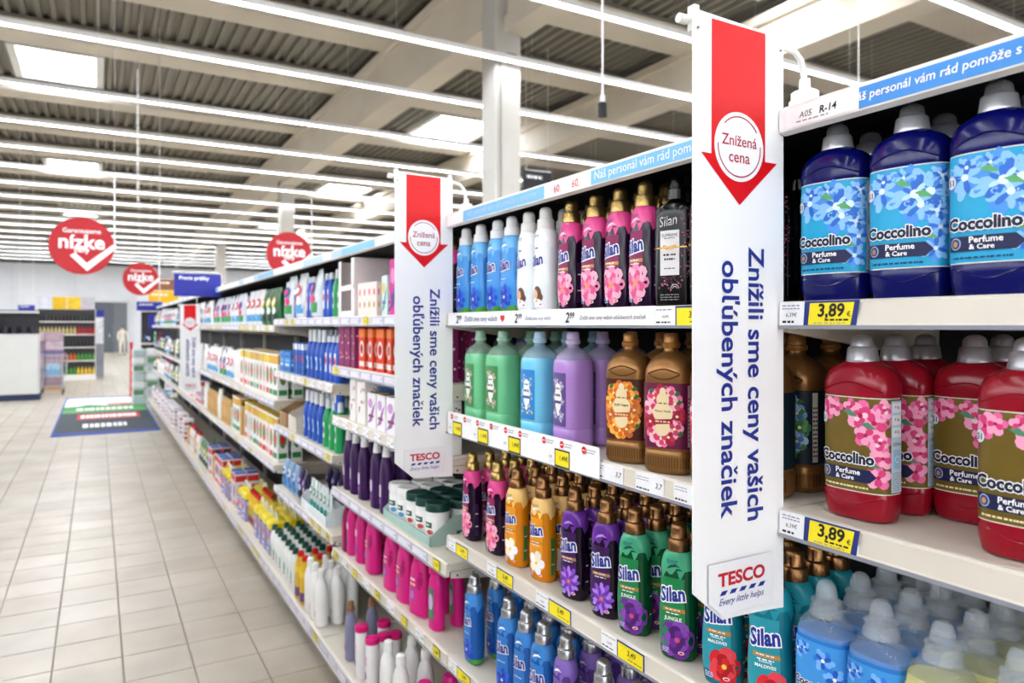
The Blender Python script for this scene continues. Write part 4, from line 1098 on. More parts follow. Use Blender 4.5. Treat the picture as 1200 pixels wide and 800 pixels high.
# third shelf, through into the nearest bay
rowpix(1, 2, [('sil_pink', 554, 1.05), ('sil_pink', 583, 1.05), ('sil_orange', 606, 1.05, 12), ('sil_orange', 637, 1.05, 12), ('sil_purple', 674, 1.05, 20), ('sil_purple', 711, 1.05, 20), ('sil_green', 745, 1.05, 24), ('sil_green', 795, 1.05, 24),
              ('sil_teal', 848, 1.05, 22), ('sil_teal', 905, 1.05, 22)], 4, .062)
rowpix(1, 3, [('sil_silver', 556, 1.05), ('sil_silver', 596, 1.05, 15), ('sil_silver', 616, 1.045, 8), ('sil_silver', 637, 1.045, 20), ('sil_violet', 664, 1.05), ('sil_violet', 707, 1.05), ('sil_violet', 748, 1.05)], 3, .08)
# nearest bay
rowpix(0, 0, [('coc_blue', 980, 1.06, 4), ('coc_blue', 1068, 1.06, 6), ('coc_blue', 1172, 1.06, 8)], 3, .092)
rowpix(0, 1, [('coc_red', 1012, 1.075, 6)], 3, .09)
rowpix(0, 1, [('coc_red', 1204, 1.075, 8)], 1)
rowpix(0, 1, [('coc_red', 1143, 1.205, 6)], 2, .09)
rowpix(0, 2, [('clear_blue', 970, 1.06, 8), ('clear_blue', 1032, 1.06, 8), ('clear_yellow', 1106, 1.06, 8), ('clear_yellow', 1196, 1.06, 8)], 4, .085)

# ---- third bay (beyond the middle banner)
def line(bay, k, seq, x=None, rows=1, dx0=.09, jit=.006):
    # seq: kind, y offset within the bay measured from its far end
    for kind, off, *rr in seq:
        if kind.startswith(('bag', 'can', 'box_crimson', 'pouch_lt')): dx = .118 if not kind.startswith('box') else .13
        else: dx = max(dx0, .1) if kind.startswith('box') else dx0
        y = by(bay+1) - off
        P = PROD[kind]; xx = x if x else 1.055
        if k == len(SH[bay]): xx += XB
        for r in range(rr[0] if rr else rows):
            place(kind, xx + r*dx, y + random.uniform(-jit, jit), zsh(bay, k), random.uniform(-7, 7), bay, k, r)
rowpix(2, 4, [('maroon', 407, 1.04), ('mag_plain', 414, 1.05), ('mag_plain', 424, 1.05), ('mag_jug', 438, 1.055), ('mag_jug', 461, 1.055, 4), ('mag_jug', 476, 1.055), ('mag_jug', 494, 1.055, 12), ('mag_slim', 512, 1.05, 6)], 2, .08)
rowpix(2, 3, [('purple', 409, 1.05), ('purple', 417, 1.05), ('purple', 427, 1.05), ('purple', 442, 1.05), ('purple', 453, 1.05)], 3, .075)
t_ = tray(.48, .31, .10, .035, '#a8c4bc'); yt = 2.585; t_.location = (1.175, yt, zsh(2, 3)); tag(t_, 'pale green cardboard tray of wipes canisters under the middle banner', 'tray', 'display trays')
tx = MB(); tx.rect(-.05, .05, .02, .045, ink('#1c5a4c'), side(-.24), .0006, 0); tx.fake(-.035, .035, .0325, .010, SILW, side(-.24), .001, 4); tx.build('printed_panel', t_)
for r in range(3):
    for q in range(5):
        place('wipes_white' if q >= 3 else 'wipes_green', 1.075 + r*.098, yt - .189 + q*.0945, zsh(2, 3) + .0035, random.uniform(-5, 5), 2, 3, r)
rowpix(2, 2, [('freshblue', 398, 1.06)], 1)
line(2, 2, [('box_white', .24), ('box_white', .36), ('box_lav', .50), ('box_lav', .62), ('box_lav', .74), ('box_lav', .86), ('box_lav', .98), ('box_white', 1.1), ('box_white', 1.22)], 1.05)
line(2, 2, [('box_bluetall', .08), ('box_bluetall', .14), ('box_bluetall', .20), ('box_bluetall', .26), ('box_bluetall', .32), ('box_bluetall', .38)], 1.2)
line(2, 1, [('box_maroon', .06), ('box_maroon', .15), ('box_maroon', .24), ('box_red', .35), ('box_red', .47), ('box_red', .59), ('box_red', .71), ('box_red', .83), ('box_maroon', .96), ('box_maroon', 1.08), ('box_maroon', 1.2)], 1.05, 2)
t_ = tray(.64, .10, .07, .045, '#d8341e'); t_.location = (1.054, by(3)-.59, zsh(2, 1)); t_.scale = (1, 1, 1); bpy.data.objects.remove(t_)
line(2, 0, [('box_pinkrow', .44), ('box_teal', .62), ('pack_magenta', .76), ('pack_magenta', .88), ('pack_magenta', 1.0), ('pack_magenta', 1.12), ('sil_pink', 1.23)], 1.06, 1)
# tall white shelf-ready carton with two cut-outs
def tall_carton():
    root = empty('display_carton'); m = MB(); k = mat('#e8dcda', .6, 0, .04, 20); W, D, Hh = .30, .30, .27
    m.box(-D/2, D/2, -W/2, W/2, 0, .004, k); m.box(D/2-.004, D/2, -W/2, W/2, .004, Hh, k); m.box(-D/2, D/2, W/2-.004, W/2, .004, Hh, k)
    m.box(-D/2, D/2, -W/2, -W/2+.004, .004, Hh, k)
    m.build('carton_wall', root)
    f = MB()
    for y0, y1, z0, z1 in ((-W/2, W/2, 0, .03), (-W/2, W/2, .125, .15), (-W/2, -W/2+.05, .03, Hh), (W/2-.05, W/2, .03, Hh)):
        f.box(-D/2-.004, -D/2, y0, y1, z0, z1, mat('#f4f2f0', .6))
    f.build('front_frame', root)
    return root
reg('tallcarton', tall_carton(), 'tall white display carton with cut-out front', 'carton')
line(2, 0, [('tallcarton', .17)], 1.165)
# deeper goods seen past the green bottles
line(2, 1, [('bag_navy', 1.08), ('bag_navy', 1.24)], 1.36); line(2, 2, [('box_white', 1.06), ('box_white', 1.2)], 1.30)
rowpix(2, 5, [('violetcap', 411, .995), ('pinkcap', 424, .985), ('pinkcap', 436, .985), ('white_slim', 455, .985), ('white_slim', 470, .985), ('mag_jug', 497, 1.0)], 2, .1)
rowpix(2, 5, [('pinkcap', 450, 1.04), ('white_slim', 515, 1.0)], 1)
# ---- fourth bay
line(3, 0, [('freshblue', .06), ('bag_mix', .20), ('box_bluetall', .34), ('bag_white', .48), ('freshblue', .62), ('freshblue', .70), ('bag_mix', .84), ('freshblue', .97), ('freshblue', 1.06), ('greenspray', 1.16), ('greenspray', 1.26)], 1.07)
line(3, 0, [('bag_navy', .3), ('bag_navy', .8), ('bag_navy', 1.15), ('bag_green', .55)], 1.25)
line(3, 1, [('box_blue', .10), ('box_blue', .25), ('box_bluetall', .37), ('box_bluetall', .44), ('box_bluetall', .51), ('box_bluetall', .58), ('bluespray', .70), ('bluespray', .79), ('bluespray', .88), ('bluespray', .97), ('freshblue', 1.07), ('freshblue', 1.15), ('freshblue', 1.24)], 1.055, 2)
line(3, 2, [('bluespray', .62), ('bluespray', .72), ('bluespray', .82), ('bluespray', .92), ('greenspray', 1.04), ('greenspray', 1.15), ('greenspray', 1.25)], 1.055, 2)
for off, c, w_ in ((.14, '#a8845c', .2), (.38, '#d8d0c4', .22)):
    t_ = tray(w_, .32, .14, .09, c); t_.location = (1.18, by(4)-off, zsh(3, 2)); tag(t_, ('brown' if off < .2 else 'pale') + ' cardboard tray on the third shelf, fourth bay from right', 'tray', 'display trays')
line(3, 3, [('pouch_ltblue', .10), ('pouch_ltblue', .23), ('pouch_ltblue', .36), ('pouch_dark', .48), ('pouch_dark', .59), ('pouch_teal', .72), ('pouch_teal', .79), ('pouch_teal', .86), ('pouch_teal', .93), ('pouch_teal', 1.0), ('pouch_teal', 1.07)], 1.06)
line(3, 3, [('pouch_dark', .5), ('pouch_dark', .62), ('pouch_dark', .74), ('pouch_dark', .86), ('pouch_dark', .98), ('pouch_dark', 1.1)], 1.22)
t_ = tray(.52, .10, .09, .05, '#dfe8ec'); t_.location = (1.06, by(4)-.895, zsh(3, 3)-.0005); tag(t_, 'white display tray of slim pouches, fourth shelf, fourth bay from right', 'tray', 'display trays')
line(3, 4, [('greencap', .08), ('greencap', .17), ('greencap', .26), ('greencap', .35), ('greencap', .46), ('greencap', .55), ('greencap', .64)], 1.04, 4, .075)
line(3, 4, [('redcap', .76), ('redcap', .86)], 1.04, 3, .08)
line(3, 4, [('white_slim', .97), ('white_slim', 1.07), ('white_slim', 1.18)], 1.04, 3, .08)
t_ = tray(.42, .34, .16, .08, '#c09468'); t_.location = (1.135, by(4)-.215, zsh(3, 4)); bpy.data.objects.remove(t_)
# ---- fifth bay and beyond
PW = {'box_oxi': .12, 'box_oxi2': .12, 'bag_white': .195, 'bag_green': .185, 'bag_mix': .195, 'bag_navy': .175, 'can_yellow': .15, 'box_redwhite': .145, 'box_crimson': .215, 'gold': .105, 'whitered': .115, 'greencap': .085,
      'box_white': .11, 'box_lav': .11, 'white_slim': .085, 'freshblue': .07, 'box_teal': .09, 'bluespray': .08, 'greenspray': .085, 'pouch_ltblue': .12, 'redcap': .085, 'maroon': .07, 'pinkcap': .065}
def fill(bay, k, kinds, x=None, rows=1, zoff=0, reps=(2, 4)):
    off = .03; q = 0
    while True:
        kd = kinds[q % len(kinds)]; q += 1
        for _ in range(random.randint(*reps)):
            if off + PW[kd] > L - .03: return
            line(bay, k, [(kd, off + PW[kd]/2)], x, rows)
            off += PW[kd]
TOP = [['bag_white', 'bag_green', 'bag_mix'], ['bag_mix', 'bag_white'], ['bag_white', 'box_white', 'bag_mix'], ['bag_white', 'greenspray', 'bag_mix'], ['box_teal', 'bag_white', 'white_slim'], ['bag_white', 'bag_navy'], ['bag_mix', 'box_teal'], ['bag_white', 'white_slim'], ['bag_green', 'bag_white']]
SEC = [['box_oxi', 'box_oxi2'], ['bag_mix', 'bag_white', 'white_slim', 'box_oxi'], ['white_slim', 'freshblue', 'bag_white'], ['white_slim', 'bag_white'], ['greenspray', 'maroon', 'box_white'], ['bag_green', 'maroon', 'white_slim'], ['bag_navy', 'bag_white'], ['greenspray', 'bag_green'], ['maroon', 'bag_navy']]
THI = [['box_oxi', 'box_oxi2'], ['gold', 'gold', 'box_teal', 'box_oxi2'], ['white_slim', 'gold', 'gold'], ['white_slim', 'gold', 'box_redwhite'], ['whitered', 'white_slim'], ['bag_green', 'white_slim'], ['bag_white', 'bag_green'], ['white_slim', 'greencap'], ['bag_green', 'whitered']]
BAS = [['can_yellow', 'redcap', 'can_yellow'], ['box_redwhite', 'can_yellow', 'box_redwhite'], ['bag_green', 'box_redwhite', 'gold'], ['gold', 'whitered', 'whitered'], ['whitered', 'box_crimson'], ['box_crimson'], ['box_crimson', 'box_redwhite'], ['box_crimson', 'bag_green'], ['bag_green', 'box_crimson']]
for i in range(4, 13):
    j = i - 4; rp = (1, 3) if i > 6 else (2, 4)
    fill(i, 0, TOP[j], 1.08, 2 if i < 7 else 1, reps=rp); fill(i, 1, SEC[j], 1.065, 2 if i < 7 else 1, reps=rp)
    fill(i, 2, THI[j], 1.065, 2 if i < 6 else 1, reps=rp); fill(i, 3, BAS[j], 1.09, 2 if i < 7 else 1, reps=rp)
# extra bags lying on top of the first ones
for bay, off, kd in ((4, .3, 'bag_green'), (4, .8, 'bag_navy'), (5, .5, 'bag_white')):
    pass
# labels that single each product out
from collections import defaultdict
grp = defaultdict(list)
for it in ITEMS: grp[(it[1], it[2], it[3])].append(it)
ROWN = ['front row', 'second row', 'third row', 'back row']
for (bay, k, row), its in grp.items():
    its.sort(key=lambda t: t[4])
    n = len(its)
    shn = 'bottom shelf' if k == len(SH[bay]) else SHN[k]
    for q, (o, _, _, _, u, desc, cat) in enumerate(its):
        desc = desc.replace(' with pink and blue print', ' with pink and blue').replace('large white and red detergent carton', 'large red and white carton')
        tag(o, '%s, %s from left, %s, %s, %s' % (desc, ORD[q], ROWN[row], shn, BAYN[bay]), cat, '%s in the %s' % ('bags' if cat == 'bag' else 'boxes' if cat == 'box' else cat + 's', BAYN[bay]))
        w_ = o['label'].replace(',', '').split()
        if len(w_) > 16: o['label'] = o['label'].replace(' from right', '')
        if len(o['label'].split()) > 16: o['label'] = o['label'].replace(' of the aisle', '').replace(desc, desc.split(' with ')[0].split(' printed')[0])
for k, P in PROD.items():
    if not P[3]:
        for ch in list(P[0].children): bpy.data.objects.remove(ch)
        bpy.data.objects.remove(P[0])
#@@BANNERS
# ================================================================== HANGING BANNERS
sheet_m = mat('#fbfbfd', .45, 0, .015, 3); red_m = mat('#dc0a14', .42, 0, .02, 4); arm_m = plastic('#ecebe6'); navyt = ink('#22338f')
def banner(y, z0, sc, far=False, x0=.797, sx=None):
    root = empty('hanging_banner', (x0, y, z0)); root.scale = (sx or sc, 1, sc); zc = (2.068 - z0)/sc; fn = lambda s, t, l=0: (s, -l, t)
    W = .214; m = MB()
    # sheet with a slight bow, cut corner at the lower left
    out = [(0, .068), (.071, .010), (W, .005), (W, 1.0), (0, 1.006)]
    v, f = prepare_flat([out], .03)
    bow = lambda s, t, l=0: (s, .006*math.sin(s/W*PI)*(1-t) - l, t)
    m.flat(v, f, sheet_m, bow, .001); m.flat(v, f, sheet_m, bow, -.001)
    n = len(out)
    for i in range(n):
        a, b = out[i], out[(i+1) % n]
        for q in range(12):
            p0 = (a[0]+(b[0]-a[0])*q/12, a[1]+(b[1]-a[1])*q/12); p1 = (a[0]+(b[0]-a[0])*(q+1)/12, a[1]+(b[1]-a[1])*(q+1)/12)
            m.add([bow(*p0, .001), bow(*p1, .001), bow(*p1, -.001), bow(*p0, -.001)], [(0, 1, 2, 3)], sheet_m)
    m.build('banner_sheet', root)
    a = MB()
    cy = .796
    a.rect(.041, .168, .775, .998, red_m, bow, .0014, .03)
    a.poly([(.017, .778), (.041, .778), (.168, .778), (.197, .778), (.107, .699)], red_m, bow, .0016)
    a.ell(.105, cy, .058, .058, sheet_m, bow, .0020, 40)
    rr = ink('#b01c34')
    a.arc(.105, cy, .050, .0022, R(35), R(135), rr, bow, .0026); a.arc(.105, cy, .050, .0022, R(178), R(366), rr, bow, .0026, 30)
    a.text('Znížená', .105, cy+.010, rr, bow, .0026, width=.082, off=.006, res=4); a.text('cena', .105, cy-.020, rr, bow, .0026, width=.049, off=.006, res=4)
    a.build('red_arrow', root)
    t = MB()
    t.text('Znížili sme ceny vašich', .141, .398, navyt, bow, .0022, width=.462, off=.018, rot=R(-90), res=4)
    t.text('obľúbených značiek', .081, .392, navyt, bow, .0022, width=.424, off=.018, rot=R(-90), res=4)
    t.build('lettering', root)
    c = MB()
    cardm = mat('#f4f4f9', .35, 0, .01, 5, .3); cp_ = [(.033, .046), (.062, .022), (.182, .022), (.182, .108), (.033, .108)]
    c.poly(cp_, cardm, fn, .0034, 0); c.add([fn(*q, l_) for q in cp_ for l_ in (.0018, .0034)], [(2*i, 2*i+1, (2*i+3) % 10, (2*i+2) % 10) for i in range(5)], mat('#d4d4dc', .5))
    c.text('TESCO', .108, .080, ink('#c8202c'), fn, .0040, width=.108, height=.021, off=.035, res=4)
    for q in range(5):
        x0 = .056 + q*.0225; c.poly([(x0, .0545), (x0+.006, .0615), (x0+.019, .0615), (x0+.013, .0545)], navyt, fn, .0040, 0)
    c.text('Every little helps', .108, .042, navyt, fn, .0040, width=.106, shear=.35)
    c.build('logo_card', root)
    h = MB()
    if far: h.tube([(-.02, .004, 1.0), (.02, .004, 1.0), (.17, .004, 1.0), (.178, .004, 1.02), (.178, .0, zc+.02), (.20, .0, zc+.025), (.235, .0, zc+.015)], .0055, arm_m)
    else:
        h.tube([(-.012, .010, .99), (.02, .010, .99), (.17, .010, .99), (.225, .008, .989), (.245, .0, .982), (.256, -.004, .968), (.262, -.006, .94), (.264, -.006, zc+.02)], .0055, arm_m)
        h.cyl(.264, -.006, zc+.01, .935, .0115, arm_m, 12, .009)
        h.bbox(.246, .280, -.026, .012, zc+.008, zc+.036, arm_m, .004)
    h.tube([(-.020, .010, .99), (-.004, .010, .99)], .008, arm_m)
    for x in (.006, .205): h.box(x-.005, x+.006, -.003, .012, .972, 1.012, arm_m)
    h.bbox(.210 if far else .244, .244 if far else .284, -.022, .014, zc, zc+.020, arm_m, .003)
    h.build('hanger_arm', root)
    for x in (.008, .203): MB().tube([(x, -.006, .975), (x, .004, .975)], .002, mat('#8a8a8a', .3, .8), 8).build('rivet', root)
    return root
BN = [(.8200, 1.219, .966, False, 'nearest large white hanging banner with red arrow, right of the bronze bottles'), (2.145, 1.198, .985, False, 'middle white hanging banner with red arrow, at the end of the second bay'), (8.77, .95, .98, True, 'small distant white hanging banner with red arrow above the far shelves')]
for y, z0, sc, far, lb in BN: tag(banner(y, z0, sc, far, *((.813, .94) if y == 2.145 else (.797, None))), lb, 'banner', 'white hanging banners with red arrows')
# added unseen shelving left of the frame, darkens what the bottles reflect
def copy_bay(o, parent=None):
    c = o.copy(); COL.objects.link(c)
    if parent: c.parent = parent
    for ch in o.children:
        if not ch.name.startswith('price_card'): copy_bay(ch, c)
    return c
for j in range(13):
    yb = -4.5 + j*L
    c = copy_bay(BAY[6]); c.location = (-3.1, yb + L, 0); c.rotation_euler = (0, 0, PI)
    tag(c, 'added unseen white metal shelf bay across the walkway, darkening reflections', 'shelf', 'added shelf bays across the walkway')
    for k, z in enumerate(SH[6] + [ZB]):
        for q in range(4):
            P = PROD[['box_crimson', 'bag_navy', 'box_redwhite', 'bag_green', 'box_maroon', 'bag_mix'][(j*3+k*2+q) % 6]]
            o = copy_tree(P[0]); o.location = (-3.32, yb + .18 + q*.32, z - .0025); o.rotation_euler = (0, 0, PI)
            tag(o, 'added unseen household product on the added shelves across the walkway', P[2], 'added goods on the shelves across the walkway'); 
#@@REST
# ================================================================== HANGING SIGNS, FLOOR MAT, BACKGROUND
def at(u, v, dist_y=None, z=None, x=None):
    if z is not None: t = (H-z)/(v-381)
    elif dist_y is not None: t = dist_y/diry(u)
    else: t = x/dirx(u)
    return t*dirx(u), t*diry(u), H - t*(v-381)
def round_sign(u, v, dy, r, lb):
    x, y, z = at(u, v, dist_y=dy)
    root = empty('round_sign', (x, y, z)); fn = side(-.011)
    m = MB(); n = 40; rc = mat('#b41c26', .4, 0, .03, 3)
    m.rings([[(r*math.cos(2*PI*i/n), yy, r*math.sin(2*PI*i/n)) for i in range(n)] for yy in (-.01, .01)], rc, False); m.build('sign_disc', root)
    l = MB()
    l.text('Garantujeme', 0, r*.50, SILW, fn, .001, width=r*1.15, off=.01); l.text('nízke', 0, r*.14, SILW, fn, .001, width=r*1.36, off=.025, res=3); l.text('ceny', 0, -r*.20, SILW, fn, .001, width=r*.45, off=.02)
    l.build('lettering', root)
    k = MB(); w_ = r*.075
    k.poly([(-r*.28-w_, -r*.35), (-r*.28+w_, -r*.25), (r*.15, -r*.60), (r*1.02, r*.14), (r*1.06, -r*.04), (r*.16, -r*.88)], SILW, fn, .003, 0); k.build('tick_mark', root)
    h = MB().tube([(r*1.0, 0, -r*.1), (r*1.0, 0, r*2.6)], .007, plastic('#f2f2f2'), 8).tube([(r*1.0, 0, r*2.6), (r*1.0, 0, 7.48-z)], .0015, plastic('#b8b8b8'), 6); h.build('hanging_rod', root)
    tag(root, lb, 'sign', 'round red price signs')
round_sign(96, 288, 8.65, .295, 'large round red hanging sign over the aisle, leftmost of three')
round_sign(339, 298, 9.9, .30, 'round red hanging sign partly behind the top of the shelving')
round_sign(165, 327, 14.9, .30, 'smallest round red hanging sign, farthest along the aisle')
# blue department sign on the shelf top
x0, y0, _ = 1.04, 7.44, 0
root = empty('department_sign', (.84, 7.44, 2.09)); bm_ = mat('#27309a', .4, 0, .02, 3)
MB().box(-.215, .20, -.008, .008, -.115, .10, bm_).build('sign_panel', root)
l = MB(); l.text('Pracie prášky', -.04, .055, SILW, side(-.009), .001, width=.26, off=.02); l.build('lettering', root)
MB().tube([(-.23, 0, .115), (.17, 0, .115), (.20, 0, .1), (.21, 0, .02), (.21, 0, -.02)], .008, arm_m, 8).build('hanger_arm', root)
MB().box(.195, .225, -.015, .015, -.03, .0, arm_m).build('clamp', root)
tag(root, 'blue rectangular department sign with white lettering above the far shelves', 'sign')
def board(u0, u1, v0, v1, dy, c, name, lb, cat='sign', txt=None, rod=True, thick=.02):
    xa, y, za = at(u0, v0, dist_y=dy); xb, _, zb_ = at(u1, v1, dist_y=dy*1.0); 
    t0 = dy/diry(u0); t1 = dy/diry(u1); xa = t0*dirx(u0); xb = t1*dirx(u1); tm_ = (t0+t1)/2
    zt_, zl = H - tm_*(v0-381), H - tm_*(v1-381)
    root = empty(name, ((xa+xb)/2, dy, (zt_+zl)/2)); hw, hh = (xb-xa)/2, (zt_-zl)/2
    MB().bbox(-hw, hw, -thick/2, thick/2, -hh, hh, mat(c, .45, 0, .03, 2), .004).build('sign_panel', root)
    l = MB(); l.rect(-hw*.94, hw*.94, hh*.86, hh*.92, SILW, side(-thick/2), .002, 0)
    if txt: l.text(txt, -hw*.3, hh*.35, SILW, side(-thick/2), .002, width=hw*1.1, off=.02)
    else: l.fake(-hw*.8, hw*.3, hh*.3, hh*.25, SILW, side(-thick/2), .002, 4)
    l.build('lettering', root)
    if rod:
        h = MB()
        for x in (-hw*.8, hw*.8): h.tube([(x, 0, hh), (x, 0, 7.48-(zt_+zl)/2)], .006, plastic('#e8e8e8'), 6)
        h.build('hanging_rod', root)
    return tag(root, lb, cat, 'far department signs')
board(160, 190, 353, 364, 15.5, '#27309a', 'department_sign', 'dark blue hanging sign in front of the end display, above the stacked packs')
board(21, 41, 357, 363.5, 24, '#27309a', 'department_sign', 'small dark blue hanging sign left of the bottle display')
board(174, 209, 340, 355, 30, '#eeb81c', 'department_sign', 'yellow hanging board behind the blue signs')
board(172, 212, 326, 341, 34, '#8a5a3c', 'department_sign', 'brown hanging board above the yellow board')
board(613, 645, 199, 226, 12.6, '#1c1c20', 'hanging_screen', 'black screen hanging beside the white column', 'screen', thick=.08)

# floor mat with advert
xl, xr, ya, yb = -.62, .895, 12.9, 19.6
root = empty('floor_mat', ((xl+xr)/2, (ya+yb)/2, 0)); hw, hl = (xr-xl)/2, (yb-ya)/2
MB().box(-hw, hw, -hl, hl, 0, .006, mat('#2f4a9a', .7, 0, .05, 30)).build('mat_base', root)
l = MB(); fn = lambda s, t, q=0: (s, t, .006+q)
mw = mat('#e9e8ea', .65, 0, .04, 8)
l.rect(-hw+.03, hw-.03, 1.2, hl-.25, mw, fn, .0004, 0)
l.rect(-hw+.03, hw-.03, -.1, 1.2, mat('#5a9a58', .65, 0, .1, 4), fn, .0004, 0); l.rect(-hw+.03, hw-.03, -hl+.35, -.1, mat('#28363f', .65, 0, .05, 4), fn, .0004, 0)
l.poly([(-hw+.03, .9), (-.3, 1.5), (.1, 1.1), (.5, 1.35), (hw-.03, .9), (hw-.03, .5), (-hw+.03, .5)], mat('#3f8a4a', .65, 0, .15, 6), fn, .0007, 0)
l.rect(.05, hw-.12, 1.25, 1.6, mat('#c83a44', .6), fn, .0007, 0)
l.fake(-.5, .5, .55, .40, SILW, fn, .0012, 12)
l.rect(-.46, .56, -1.25, -.35, mat('#c42c38', .6), fn, .0008, 0)
l.fake(-.40, .50, -.8, .5, SILW, fn, .0014, 14)
l.fake(-.35, .30, -2.2, .5, SILW, fn, .0012, 8)
l.build('printed_advert', root)
tag(root, 'large floor mat with green and dark advert and blue edge in the aisle', 'mat')

# hanging microphone-like sensor by the column
x, y, z = at(706, 128, dist_y=5)
root = empty('hanging_sensor', (x, y, z))
MB().lathe(0, 0, [(-.07, .02), (-.065, .04), (.05, .042), (.06, .03), (.062, .004)], mat('#17171a', .4), 16).build('sensor_body', root)
MB().tube([(0, 0, .06), (0, 0, 7.48-z)], .009, plastic('#eeeeee'), 8).tube([(0, 0, .055), (0, 0, .12)], .022, plastic('#eeeeee'), 10).build('cable', root)
tag(root, 'black cylindrical sensor hanging on a white cable right of the column', 'sensor')
for i, (u, v, dy, lb) in enumerate(((161, 240, 12, 'thin white ceiling rod hanging over the aisle left of the column'), (1006, 100, 4.2, 'thin white rod hanging above the blue header of the nearest bay'))):
    x, y, z = at(u, v, dist_y=dy); o = MB().tube([(0, 0, 0), (0, 0, 5.5-z if i == 0 else 7.48-z)], .008 if i == 0 else .006, plastic('#f0f0ee'), 8).build('hanging_rod', None, (x, y, z)); tag(o, lb, 'rod')

# bottle display rack at the left, products in rows
def mini(c, h_=.24, r=.035):
    m = MB(); m.lathe(0, 0, [(0, r*.9), (.005, r), (h_*.62, r), (h_*.75, r*.45), (h_*.93, r*.36), (h_*.95, r*.42), (h_, r*.4)], plastic(c), 10); o = m.build('drink_bottle'); d = o.data; bpy.data.objects.remove(o); return d
minis = {c: mini(c) for c in ('#2a2226', '#c8b878', '#b82a2a', '#26302a', '#d86a1c', '#4a9a3a', '#e8c030', '#3a7ac8')}
root = empty('display_rack', (-.82, 26.1, 0)); W = .76
rk = painted('#e4e2e0')
MB().box(-W, W, -.02, .56, .0, .16, rk).build('base', root); MB().box(-W, W, .28, .30, .16, 2.2, mat('#4a4a50', .6)).build('back_panel', root)
MB().box(-W-.02, -W, -.0, .56, 0, 2.2, rk).build('side_panel', root); MB().box(W, W+.02, .0, .56, 0, 2.2, rk).build('side_panel', root)
zs = [.16, .60, 1.02, 1.42, 1.82]
colr = [['#4a9a3a', '#4a9a3a', '#e8c030'], ['#d86a1c', '#d86a1c', '#4a9a3a'], ['#26302a', '#26302a', '#2a2226'], ['#c8b878', '#c8b878', '#b82a2a'], ['#2a2226', '#2a2226', '#26302a']]
for z in zs[1:]: MB().box(-W, W, 0, .28, z-.03, z, rk).build('shelf', root)
for k, z in enumerate(zs):
    for q in range(15):
        o = bpy.data.objects.new('drink_bottle', minis[colr[k][min(2, q*3//15)]]); COL.objects.link(o)
        o.location = (-.82 - W + .07 + q*.1, 26.2, z+.001)
        kc = {'#4a9a3a': 'green', '#e8c030': 'yellow', '#d86a1c': 'orange', '#26302a': 'dark green', '#2a2226': 'black', '#c8b878': 'pale yellow', '#b82a2a': 'red'}[colr[k][min(2, q*3//15)]]
        tag(o, 'tiny %s bottle, %s from left, %s level of the bottle display rack' % (kc, ORD[q], ORD[4-k]), 'bottle', 'bottles on the left display rack')
pos = MB()
for q, c in enumerate(('#c8ccd4', '#d8b020', '#e0bc30', '#b8b4bc')):
    a = -W + q*.38; MB().box(a+.01, a+.37, -.03, -.0, 2.2, 2.58, mat(c, .5, 0, .15, 6)).build('header_card', root)
tag(root, 'tall display rack of bottles with four header cards, left background', 'rack')
# second rack behind the white cabinet
root = empty('wall_rack', (.06, 27.2, 0))
MB().box(-.13, .13, 0, .4, 0, 2.1, mat('#8f939c', .6, 0, .1, 3)).build('cabinet', root); MB().box(-.11, .11, -.03, 0, 1.1, 1.95, mat('#e8eaf0', .5, 0, .2, 8)).build('notice_panel', root); MB().box(-.13, .13, -.03, 0, 1.98, 2.2, bm_).build('header_card', root)
tag(root, 'narrow white and blue side stand right of the bottle display', 'stand')
# white back of a display unit at the left edge
root = empty('display_unit', (-1.62, 19.5, 0))
gm_ = mat('#c9cac8', .5, 0, .05, 2)
MB().bbox(-.42, .46, 0, .5, .08, 1.5, gm_, .01).build('cabinet', root)
MB().box(-.40, .44, -.02, 0, .16, 1.44, painted('#d4d5d2')).build('front_panel', root)
MB().box(-.45, .49, -.01, .52, 0, .14, mat('#26304e', .5)).build('base', root)
MB().box(-.60, -.44, -.1, .5, .0, 1.95, painted('#e4e4e6')).build('side_panel', root)
MB().box(-.42, .46, .3, .32, 1.5, 2.05, mat('#33333a', .5)).build('back_panel', root)
MB().box(-.42, .46, .0, .32, 1.98, 2.02, painted('#d8d8da')).build('shelf', root)
tag(root, 'grey white display cabinet at the left edge of the picture', 'cabinet')
pots = MB().cyl(0, 0, 0, .16, .07, mat('#35323a', .35, .3), 14).build('cooking_pot'); pd = pots.data; bpy.data.objects.remove(pots)
for q in range(5):
    o = bpy.data.objects.new('cooking_pot', pd); COL.objects.link(o); o.location = (-1.96 + q*.175, 19.66, 1.502); tag(o, 'dark round pot, %s from left, on the grey white cabinet' % ORD[q], 'pot', 'pots on the left cabinet')
# goods trolley with water packs, wrapped stack behind
x, y = -.95, 21.0
root = empty('shopping_trolley', (x, y, 0)); st = mat('#a9adb2', .3, .8)
b = MB()
for q in range(9): b.tube([(-.28, -.35+q*.0875, .45), (-.30, -.38+q*.095, .95)], .006, st, 6); b.tube([(.28, -.35+q*.0875, .45), (.30, -.38+q*.095, .95)], .006, st, 6)
for q in range(7): b.tube([(-.28+q*.093, -.35, .45), (-.30+q*.1, -.38, .95)], .006, st, 6); b.tube([(-.28+q*.093, -.35, .45), (-.28+q*.093, .35, .45)], .006, st, 6)
for z, e in ((.45, 0), (.7, .01), (.95, .02)): b.tube([(-.28-e, -.35-e, z), (.28+e, -.35-e, z), (.28+e, .35+e, z), (-.28-e, .35+e, z), (-.28-e, -.35-e, z)], .009, st, 6)
b.build('basket', root)
MB().tube([(-.24, .42, 1.0), (-.2, .40, .5), (-.22, -.38, .22), (.22, -.38, .22), (.2, .40, .5), (.24, .42, 1.0)], .014, st, 8).build('frame', root)
